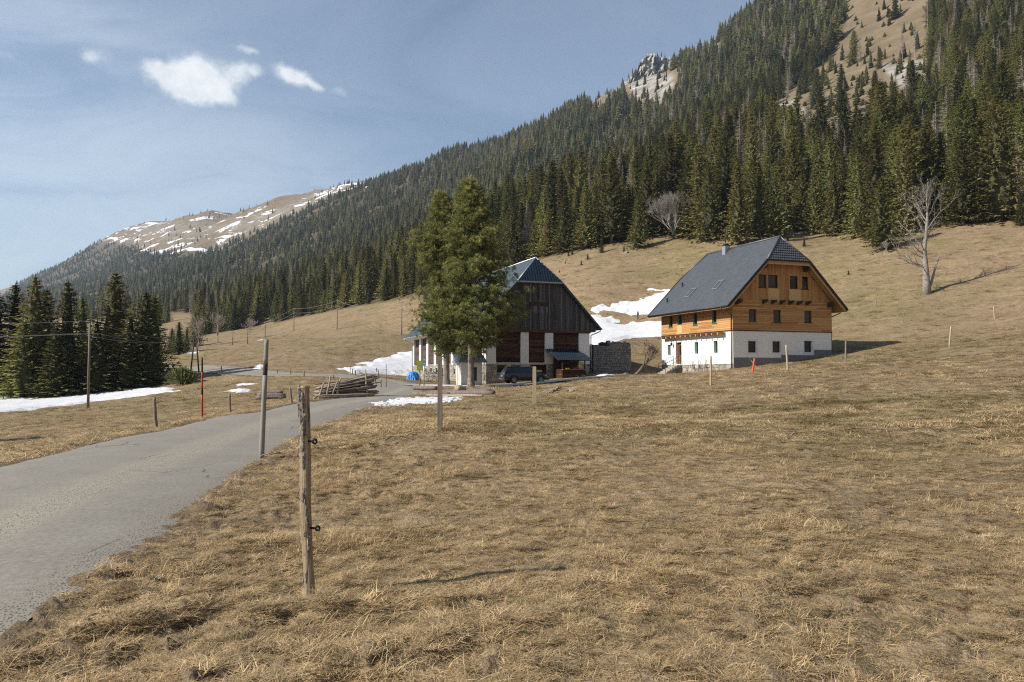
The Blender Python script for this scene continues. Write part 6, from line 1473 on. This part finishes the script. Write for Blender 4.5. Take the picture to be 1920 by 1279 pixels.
# ================================================================ CAR
def build_car():
    p = at(983, 722, 80.6); p.z = H(p.x, p.y)+.03; o = empty('parked_car', p, R(19), 'dark blue grey estate car parked in front of the barn', 'car')
    pt = NT('dark_car_paint', .25, .5); pt.color((.020, .022, .030)); pt.b.inputs['Metallic'].default_value = .35; pt.b.inputs['Coat Weight'].default_value = .8; pt.b.inputs['Coat Roughness'].default_value = .06; PAINT = pt.mat
    CG = glass_mat('car_glass', (.018, .022, .028)); TYRE = simple('tyre', (.015, .015, .016), None, 8, .9); RIM = simple('alloy', (.50, .51, .52), (.42, .43, .44), 4, .3, metal=.8); RED = simple('tail_lamp_red', (.45, .02, .03), None, 8, .2); LAMP = simple('headlamp_clear', (.6, .62, .65), None, 8, .1); PL = simple('plate_white', (.75, .75, .74), None, 9, .6); TRIM = simple('dark_trim', (.02, .02, .02), None, 6, .6)
    # stations from rear to front: x, bottom z, belt z, roof z (or bonnet), half width low, half width belt, half width top
    S = [(-2.38,.52,.86,.92,.78,.80,.72),(-2.34,.42,.98,1.04,.86,.86,.76),(-2.25,.36,1.02,1.22,.92,.90,.70),(-2.0,.34,1.03,1.52,.95,.92,.66),(-1.75,.33,1.03,1.62,.955,.925,.65),(-1.2,.30,1.02,1.68,.96,.93,.66),(-.5,.30,1.01,1.70,.96,.93,.66),(.1,.30,1.0,1.69,.96,.93,.65),(.45,.30,.99,1.60,.96,.93,.66),(.8,.30,.985,1.36,.96,.92,.70),(1.15,.30,.98,1.10,.955,.915,.76),(1.35,.32,.96,1.04,.95,.91,.78),(1.8,.33,.93,.99,.93,.88,.74),(2.15,.34,.86,.91,.88,.82,.68),(2.33,.38,.76,.80,.78,.74,.62),(2.40,.46,.66,.70,.66,.64,.56)]
    V = []; F = []
    for (x, zb, zl, zt, a, b, c) in S:
        half = [(0, zb), (a*.9, zb), (a, zb+.12), (a, (zb+zl)*.5), (b, zl), (c+(b-c)*.25, zl+(zt-zl)*.72), (c*.92, zt-.02*(zt-zl)), (c*.5, zt+.02), (0, zt+.025)]
        ring = half+[(-y, z) for y, z in reversed(half[1:-1])]; V += [(x, y, z) for y, z in ring]
    n = 16
    for i in range(len(S)-1):
        for k in range(n): q = i*n+k; r_ = i*n+(k+1) % n; F.append((q, r_, r_+n, q+n))
    F += [tuple(reversed(range(n))), tuple((len(S)-1)*n+k for k in range(n))]
    me = bpy.data.meshes.new('body'); me.from_pydata(V, [], F); me.materials.append(PAINT); me.polygons.foreach_set('use_smooth', [True]*len(F)); body = new_obj('body', me, o); md = body.modifiers.new('s', 'SUBSURF'); md.levels = 1; md.render_levels = 1
    def side(x): 
        i = max(k for k in range(len(S)-1) if S[k][0] <= x); f = (x-S[i][0])/(S[i+1][0]-S[i][0]); return [S[i][j]+(S[i+1][j]-S[i][j])*f for j in range(7)]
    def sp(x, f, s):
        _, zb, zl, zt, a, b, c = side(x); return Vector((x, s*(b+(c-b)*f*.95+.006), zl+(zt-zl)*f))
    for s, nm in ((-1, 'near'), (1, 'far')):
        for x0, x1, t0, t1 in ((-2.0, -1.22, -1.72, -1.16), (-1.14, -.22, -1.1, -.24), (-.14, .98, -.16, .30)):
            g = MB(); g.face([sp(x0, .08, s), sp(x1, .08, s), sp((x1*.5+t1*.5), .5, s), sp(t1, .84, s), sp(t0, .84, s), sp((x0+t0)*.5, .5, s)]); g.build('side_window', CG, o)
    def cross(x, f, y): 
        _, zb, zl, zt, a, b, c = side(x); return Vector((x, y, zt+.03))
    g = MB(); g.face([(1.12, -.68, 1.14), (1.12, .68, 1.14), (.47, .58, 1.64), (.47, -.58, 1.64)]); g.build('windscreen', CG, o)
    g = MB(); g.face([(-2.31, -.62, 1.10), (-2.31, .62, 1.10), (-2.0, .54, 1.56), (-2.0, -.54, 1.56)]); g.build('rear_window', CG, o)
    for x in (-1.42, 1.44):
        for s in (-1, 1):
            t = MB(); t.tube([(x, s*.74, .36), (x, s*.965, .36)], .365, 24); w = t.build('wheel', TYRE, o, False); r_ = MB(); r_.tube([(x, s*.962, .36), (x, s*.975, .36)], .255, 20); q = r_.build('rim', TRIM, w); sk = MB()
            for k in range(10): a = 6.283*k/10; sk.beam((x, s*.978, .36), (x+math.cos(a)*.235, s*.984, .36+math.sin(a)*.235), .035, .02, (0, 1, 0))
            N = 20; sk.tube([(x+.245*math.cos(6.283*k/N), s*.98, .36+.245*math.sin(6.283*k/N)) for k in range(N+1)], .02, 5); sk.build('spokes', RIM, w)
            ar = MB(); ar.tube([(x+.43*math.cos(math.pi*k/12), s*.94, .38+.43*math.sin(math.pi*k/12)) for k in range(13)], .045, 6); ar.build('wheel_arch', TRIM, o)
    for s in (-1, 1):
        m = MB(); m.hexa([Vector((x, s*y, z)) for z, dx in ((.84, 0), (1.02, .03)) for x, y in ((-2.37+dx, .56), (-2.02+dx, .95), (-2.05+dx, .90), (-2.30+dx, .55))]); m.build('tail_lamp', RED, o)
        m = MB(); m.hexa([Vector((x, s*y, z)) for z, dx in ((.70, 0), (.86, -.08)) for x, y in ((2.36+dx, .45), (2.10+dx, .88), (1.95+dx, .86), (2.2+dx, .45))]); m.build('headlamp', LAMP, o)
        m = MB(); m.box(.72, .88, s*.95-.12 if s < 0 else s*.95, s*.95 if s < 0 else s*.95+.12, 1.0, 1.14); m.build('mirror', PAINT, o)
        m = MB(); m.tube([(-1.7, s*.58, 1.70), (-.5, s*.60, 1.76), (.2, s*.59, 1.73)], .02, 6); m.build('roof_rail', RIM, o)
        for x in (-.75, .35): m = MB(); m.box(x-.11, x+.11, s*.955-.012, s*.955+.012, .90, .935); m.build('door_handle', PAINT, o)
    m = MB(); m.box(-2.40, -2.372, -.27, .27, .70, .82); m.build('number_plate', PL, o)
    m = MB(); m.box(-2.43, -2.2, -.84, .84, .36, .56); m.build('rear_bumper', simple('grey_bumper', (.16, .16, .155), None, 6, .5), o, bevel=.04); m = MB(); m.box(2.2, 2.42, -.72, .72, .34, .50); m.build('front_bumper', TRIM, o, bevel=.04)
build_car()
# ================================================================ SMALL THINGS BY THE HOUSE
def chair(px, py, Y, label):
    p = at(px, py, Y); p.z = H(p.x, p.y); o = empty('garden_chair', p, R(30), label, 'chair', 'wire garden chairs by the entrance wall'); m = MB()
    N = 16; m.tube([(.0+.34*math.cos(6.283*k/N), -.1+.12*math.sin(6.283*k/N)+.20*math.cos(6.283*k/N), .85+.45*math.sin(6.283*k/N)) for k in range(N+1)], .018, 5)
    for k in range(-3, 4): m.tube([(k*.08, -.12+k*.05, .48), (k*.08, -.02+k*.05, 1.22)], .007, 4)
    m.build('backrest', M_METALD, o); m = MB(); m.tube([(.33*math.cos(6.283*k/N), -.35+.3*math.sin(6.283*k/N), .44) for k in range(N+1)], .018, 5); m.tube([(-.3, -.35, .44), (.3, -.35, .44)], .01, 4); m.tube([(0, -.65, .44), (0, -.05, .44)], .01, 4); m.build('seat', M_METALD, o)
    for x, y in ((-.25, -.55), (.25, -.55), (-.25, -.15), (.25, -.15)): m = MB(); m.tube([(x, y, .44), (x*1.15, y*1.1, -.02)], .014, 5); m.build('leg', M_METALD, o)
chair(1299, 694, 83.2, 'wire garden chair nearest the entrance steps'); chair(1311, 694, 82.0, 'middle wire garden chair against the house wall'); chair(1323, 694, 80.8, 'wire garden chair nearest the house corner')
M_ROCK = rubble('field_stone', (.12, .095, .07), (.23, .185, .14), (.40, .34, .27))
def rock(loc, s, seed, label, flat=.6, name='stone', group=None):
    rnd = random.Random(seed); n, mm = 9, 6; V = [(0, 0, -flat*s)]; F = []
    for j in range(1, mm):
        for i in range(n): a = 6.283*i/n; e = -1.57+3.14*j/mm; r = s*(1+rnd.uniform(-.22, .22)); V.append((r*math.cos(e)*math.cos(a)*1.25, r*math.cos(e)*math.sin(a), r*math.sin(e)*flat))
    V.append((0, 0, flat*s))
    for i in range(n): F.append((0, 1+(i+1) % n, 1+i)); F.append((len(V)-1, 1+(mm-2)*n+i, 1+(mm-2)*n+(i+1) % n))
    for j in range(mm-2):
        for i in range(n): a = 1+j*n+i; b = 1+j*n+(i+1) % n; F.append((a, b, b+n, a+n))
    me = bpy.data.meshes.new(name); me.from_pydata(V, [], F); me.materials.append(M_ROCK); add_attr(me, 'tint', 'FLOAT', np.full(len(V), rnd.random(), np.float32)); o = new_obj(name, me); o.location = loc; o.rotation_euler = (rnd.uniform(-.3, .3), rnd.uniform(-.3, .3), rnd.uniform(0, 6)); return tag(o, label, 'stone', group)
q = gnd(1048, 735); rr_ = random.Random(4)
for k in range(15):
    x, y = q.x+rr_.uniform(-.95, .95), q.y+rr_.uniform(-.4, .5); hgt_ = .28*(1-abs(x-q.x)); rock((x, y, H(x, y)+max(0, hgt_)*rr_.random()), rr_.uniform(.12, .25), 50+k, 'flat brown stone in the heap on the meadow before the car', .4, 'heap_stone', 'stone heap on the meadow')
for k, (px, py, s, lb) in enumerate([(1093,706,.32,'pale boulder at the barn corner below the kiosk'),(1086,709,.18,'small pale stone beside the boulder at the barn corner'),(1175,474,.55,'pale boulder under the round bare tree on the hill'),(1236,474,.5,'grey boulder on the hillside above the house roof'),(1062,489,.4,'grey stone on the slope above the barn hip'),(1153,454,.6,'pale stone at the forest edge above the barn'),(1173,703,.3,'stone at the edge of the path by the ruin'),(1455,742,.1,'white pebble lying in the meadow')]):
    p = gnd(px, py); rock((p.x, p.y, p.z+s*.1), s, 80+k, lb)
# ================================================================ WALKER
def person():
    p = gnd(1196, 601); o_loc = Vector((p.x, p.y, H(p.x, p.y)))
    J = {'pel': (0,0,.98,.15,.115),'wai': (0,.0,1.12,.14,.10),'che': (-.01,0,1.36,.18,.115),'nek': (-.02,0,1.50,.065,.065),'hed': (-.04,0,1.60,.085,.095),'top': (-.04,0,1.74,.07,.08),
         'hl': (.0,-.09,.92,.095,.095),'kl': (.16,-.09,.55,.065,.065),'al': (.06,-.09,.12,.045,.045),'tl': (.20,-.09,.05,.045,.04),'hr': (.0,.09,.92,.095,.095),'kr': (-.10,.09,.52,.065,.065),'ar': (-.26,.09,.13,.045,.045),'tr': (-.13,.09,.05,.045,.04),
         'sl': (-.01,-.19,1.42,.065,.065),'el': (-.10,-.25,1.14,.048,.048),'wl': (.06,-.25,.92,.035,.035),'sr': (-.01,.19,1.42,.065,.065),'er': (-.03,.26,1.13,.048,.048),'wr': (.16,.24,.98,.035,.035)}
    E = [('pel','wai'),('wai','che'),('che','nek'),('nek','hed'),('hed','top'),('pel','hl'),('hl','kl'),('kl','al'),('al','tl'),('pel','hr'),('hr','kr'),('kr','ar'),('ar','tr'),('che','sl'),('sl','el'),('el','wl'),('che','sr'),('sr','er'),('er','wr')]
    ks = list(J); me = bpy.data.meshes.new('person'); me.from_pydata([J[k][:3] for k in ks], [(ks.index(a), ks.index(b)) for a, b in E], []); o = new_obj('person', me); o.modifiers.new('skin', 'SKIN')
    for i, k in enumerate(ks): me.skin_vertices[0].data[i].radius = J[k][3:]; me.skin_vertices[0].data[i].use_root = (k == 'pel')
    sb = o.modifiers.new('sub', 'SUBSURF'); sb.levels = 2; sb.render_levels = 2
    dg = bpy.context.evaluated_depsgraph_get(); bme = bpy.data.meshes.new_from_object(o.evaluated_get(dg)); o.modifiers.clear(); o.data = bme
    bme.materials.clear()
    for m in (simple('dark_jacket', (.035, .035, .04), None, 6, .9), simple('blue_jeans', (.05, .06, .10), None, 9, .9), simple('skin', (.45, .27, .19), None, 5, .6), simple('brown_hair', (.06, .04, .03), None, 9, .8), simple('pale_shoes', (.45, .43, .40), None, 6, .8)): bme.materials.append(m)
    for f in bme.polygons:
        c = f.center; f.use_smooth = True; f.material_index = 0
        if c.z < .99 and abs(c.y) < .2: f.material_index = 1
        if c.z < .12: f.material_index = 4
        if c.z > 1.5: f.material_index = 3 if (c.z > 1.69 or c.x > .0) else 2
        if c.z < 1.0 and abs(c.y) > .2: f.material_index = 2
    o.location = o_loc; o.rotation_euler = (0, 0, R(155)); o.scale = (1.02,)*3
    tag(o, 'walker in dark jacket and jeans crossing the brown slope between the snow fields', 'person')
person()
# ================================================================ DRY GRASS
def straw_mat():
    t = NT('straw_blades', .8, .2); g = t.geo(); a = t.attr('tint'); r = t.rand()
    c = t.ramp(a, [(0, (0.174, 0.115, 0.058)), (.35, (0.389, 0.276, 0.146)), (.7, (0.638, 0.480, 0.269)), (1, (0.860, 0.695, 0.430))])
    big = t.noise(g, .045, 4, .55); mid = t.noise(g, .55, 5, .6)
    gm = t.math('MULTIPLY', t.math('MULTIPLY', t.mr(big, .43, .60), t.mr(mid, .34, .60)), .55)
    gm = t.math('MAXIMUM', gm, t.mr(r, .93, .99, 0, .75))
    c = t.mix(gm, c, t.ramp(a, [(0, (.05, .055, .018)), (1, (.17, .165, .06))]))
    c = t.mix(t.mr(mid, .58, .74, 0, .2), c, (.13, .088, .052))
    v = t.n.new('ShaderNodeHueSaturation'); t.L.new(c, v.inputs['Color']); t.L.new(t.mr(t.math('FRACT', t.math('MULTIPLY', r, 5.77)), 0, 1, .75, 1.22), v.inputs['Value']); t.color(v.outputs[0])
    tr = t.n.new('ShaderNodeBsdfTranslucent'); t.L.new(v.outputs[0], tr.inputs['Color']); mx = t.n.new('ShaderNodeMixShader'); mx.inputs[0].default_value = .25
    t.L.new(t.b.outputs[0], mx.inputs[1]); t.L.new(tr.outputs[0], mx.inputs[2]); t.L.new(mx.outputs[0], t.out.inputs['Surface']); return t.mat
M_STRAW = straw_mat()
def tuft(seed, n, ln, wid, rad, up):
    """blades lying mostly one way, matted; each a bent three-segment strip"""
    rnd = random.Random(seed); V = []; F = []; T = []; main = rnd.uniform(0, 6.28)
    for k in range(n):
        a = main+rnd.gauss(0, 1.0); r = rad*math.sqrt(rnd.random()); b = rnd.uniform(0, 6.28); p = Vector((r*math.cos(b), r*math.sin(b), -.01))
        el = abs(rnd.gauss(up, .28)); L = ln*rnd.uniform(.45, 1.25); w = wid*rnd.uniform(.6, 1.3); t = min(1, max(0, rnd.gauss(.5, .3))); cv = rnd.uniform(.1, .9)
        s = Vector((-math.sin(a), math.cos(a), rnd.uniform(-.35, .35))).normalized(); i = len(V)
        for j in range(3):
            V += [tuple(p-s*w*(1-.3*j)), tuple(p+s*w*(1-.3*j))]; T += [t*.75+.1*j]*2
            d = Vector((math.cos(a)*math.cos(el), math.sin(a)*math.cos(el), math.sin(el))); p = p+d*L/3; el -= cv*.7; a += rnd.uniform(-.3, .3); p.z = max(p.z, .004)
        V.append(tuple(p)); T.append(min(1, t+.15)); F += [(i, i+1, i+3, i+2), (i+2, i+3, i+5, i+4), (i+4, i+5, i+6)]
    return np.array(V, np.float32), F, np.array(T, np.float32), M_STRAW
TUFTS = [tuft(1, 70, .15, .0032, .13, .25), tuft(2, 80, .12, .0028, .14, .35), tuft(3, 70, .15, .003, .13, .4), tuft(4, 90, .10, .003, .15, .2), tuft(5, 60, .17, .0035, .12, .15), tuft(6, 46, .20, .0028, .10, .6),
         tuft(7, 60, .20, .008, .26, .3), tuft(8, 60, .17, .009, .28, .25), tuft(9, 50, .28, .008, .24, .4)]
def spread():
    rg = np.random.default_rng(3); P = []
    for r0, r1, dens, near in ((1.5, 8, 300, 1), (8, 15, 150, 1), (15, 28, 34, 0), (28, 55, 8, 0), (55, 95, 1.6, 0), (95, 235, .22, 0)):
        half = R(40); area = half*(r1*r1-r0*r0); n = int(area*dens); r = np.sqrt(rg.uniform(r0*r0, r1*r1, n)); th = rg.uniform(-half, half, n); P.append((r*np.sin(th), r*np.cos(th), np.full(n, near)))
    x, y, nr = [np.concatenate(q) for q in zip(*P)]
    dr = line_dist(x, y, ROAD); dp = line_dist(x, y, PATH); r = np.hypot(x, y)
    k = (dr > ROAD_W+.10+.25*np.maximum(0, fbm(x*1.3, y*1.3, 2, 8))) & (dp > PATH_W+2.0)
    thin = np.exp(-((dr-ROAD_W)/.55)**2); k &= rg.random(len(x)) > thin*.75
    bare = sstep(fbm(x/1.6, y/1.6, 3, 19), .22, .34); k &= rg.random(len(x)) > bare*.6
    dirt = np.exp(-(np.hypot(x+7.2, (y-40)*.55)/3.6)**2); k &= rg.random(len(x)) > dirt
    a = R(20.9); u = (x-BP.x)*math.cos(a)+(y-BP.y)*math.sin(a); v = -(x-BP.x)*math.sin(a)+(y-BP.y)*math.cos(a); k &= ~((u > -1) & (u < 13) & (v > -4))
    a = R(19.9); hx, hy = HOUSE.location.x, HOUSE.location.y; u = (x-hx)*math.cos(a)+(y-hy)*math.sin(a); v = -(x-hx)*math.sin(a)+(y-hy)*math.cos(a); k &= ~((u > -.1) & (u < 12.1) & (v > -.1) & (v < 13.6))
    k &= (r < 95) | (forest_mask(x, y, HH(x, y)) < .05)
    sn = SNOWPOLY
    for poly in sn: k &= poly_sd(x, y, poly) < .15
    x, y, nr, r, dr = x[k], y[k], nr[k], r[k], dr[k]
    dg = bpy.context.evaluated_depsgraph_get(); z = HH(x, y)
    # sit on the real surface of the ground sheet
    from mathutils.bvhtree import BVHTree
    me = ground.data; co = np.empty(len(me.vertices)*3, np.float32); me.vertices.foreach_get('co', co); co = co.reshape(-1, 3)
    z = ground_z(x, y, co, z)
    n = len(x); clump = fbm(x*1.1, y*1.1, 3, 23); var = np.where(nr == 1, rg.choice(6, n, p=[.24, .22, .16, .2, .13, .05]), 6+rg.choice(3, n, p=[.4, .4, .2]))
    sc = rg.uniform(.75, 1.25, n)*(1+.5*np.clip(clump, -.6, .8))*np.where(r > 28, 1.35, 1)*np.where(r > 55, 1.5, 1)*np.where(r > 95, 1.5, 1); verge = np.exp(-((dr-ROAD_W-1.5)/1.6)**2)*(r < 40); sc *= 1+.25*verge
    # a swirl field lays neighbouring tufts the same way
    ang = fbm(x/1.4, y/1.4, 2, 29)*9+rg.normal(0, .6, n); sc *= np.where(r < 15, .60, .72); sz = sc*np.where(clump > .28, 1.0, .55)*np.where(r > 28, .7, 1)
    o = scatter('dry_grass', TUFTS, np.stack([x, y, z], 1), np.stack([rg.normal(0, .12, n), rg.normal(0, .12, n), ang], 1), np.stack([sc, sc, sz], 1), var); tag(o, 'matted dry straw coloured grass of the meadow'); print('tufts', n)
def ground_z(x, y, co, z0):
    """height of the ground mesh by its ring and spoke grid"""
    nt = GRID[0]; th = GRID[1]; rr = GRID[2]; r = np.hypot(x, y); t = np.arctan2(x, y); i = np.clip(np.searchsorted(rr, r)-1, 0, len(rr)-2); j = np.clip(np.searchsorted(th, t)-1, 0, len(th)-2)
    fr_ = np.clip((r-rr[i])/(rr[i+1]-rr[i]), 0, 1); ft = np.clip((t-th[j])/(th[j+1]-th[j]), 0, 1); Z = co[1:, 2].reshape(len(rr), nt)
    return (Z[i, j]*(1-ft)+Z[i, j+1]*ft)*(1-fr_)+(Z[i+1, j]*(1-ft)+Z[i+1, j+1]*ft)*fr_
spread()
# ================================================================ HAZE
def haze():
    m = MB(); m.box(-4600, 4600, -4600, 4600, -70, 780); me_ = bpy.data.meshes.new('haze'); me_.from_pydata(m.v, [], m.f); mt = bpy.data.materials.new('haze_air'); mt.use_nodes = True; n = mt.node_tree.nodes; n.clear(); out = n.new('ShaderNodeOutputMaterial'); v = n.new('ShaderNodeVolumePrincipled'); v.inputs['Density'].default_value = HAZE; v.inputs['Color'].default_value = (.66, .82, 1.0, 1); v.inputs['Anisotropy'].default_value = .2
    mt.node_tree.links.new(v.outputs[0], out.inputs['Volume']); me_.materials.append(mt); o = new_obj('haze', me_); tag(o, kind='stuff'); o['label'] = 'thin bluish valley haze'
HAZE = .0001
haze()
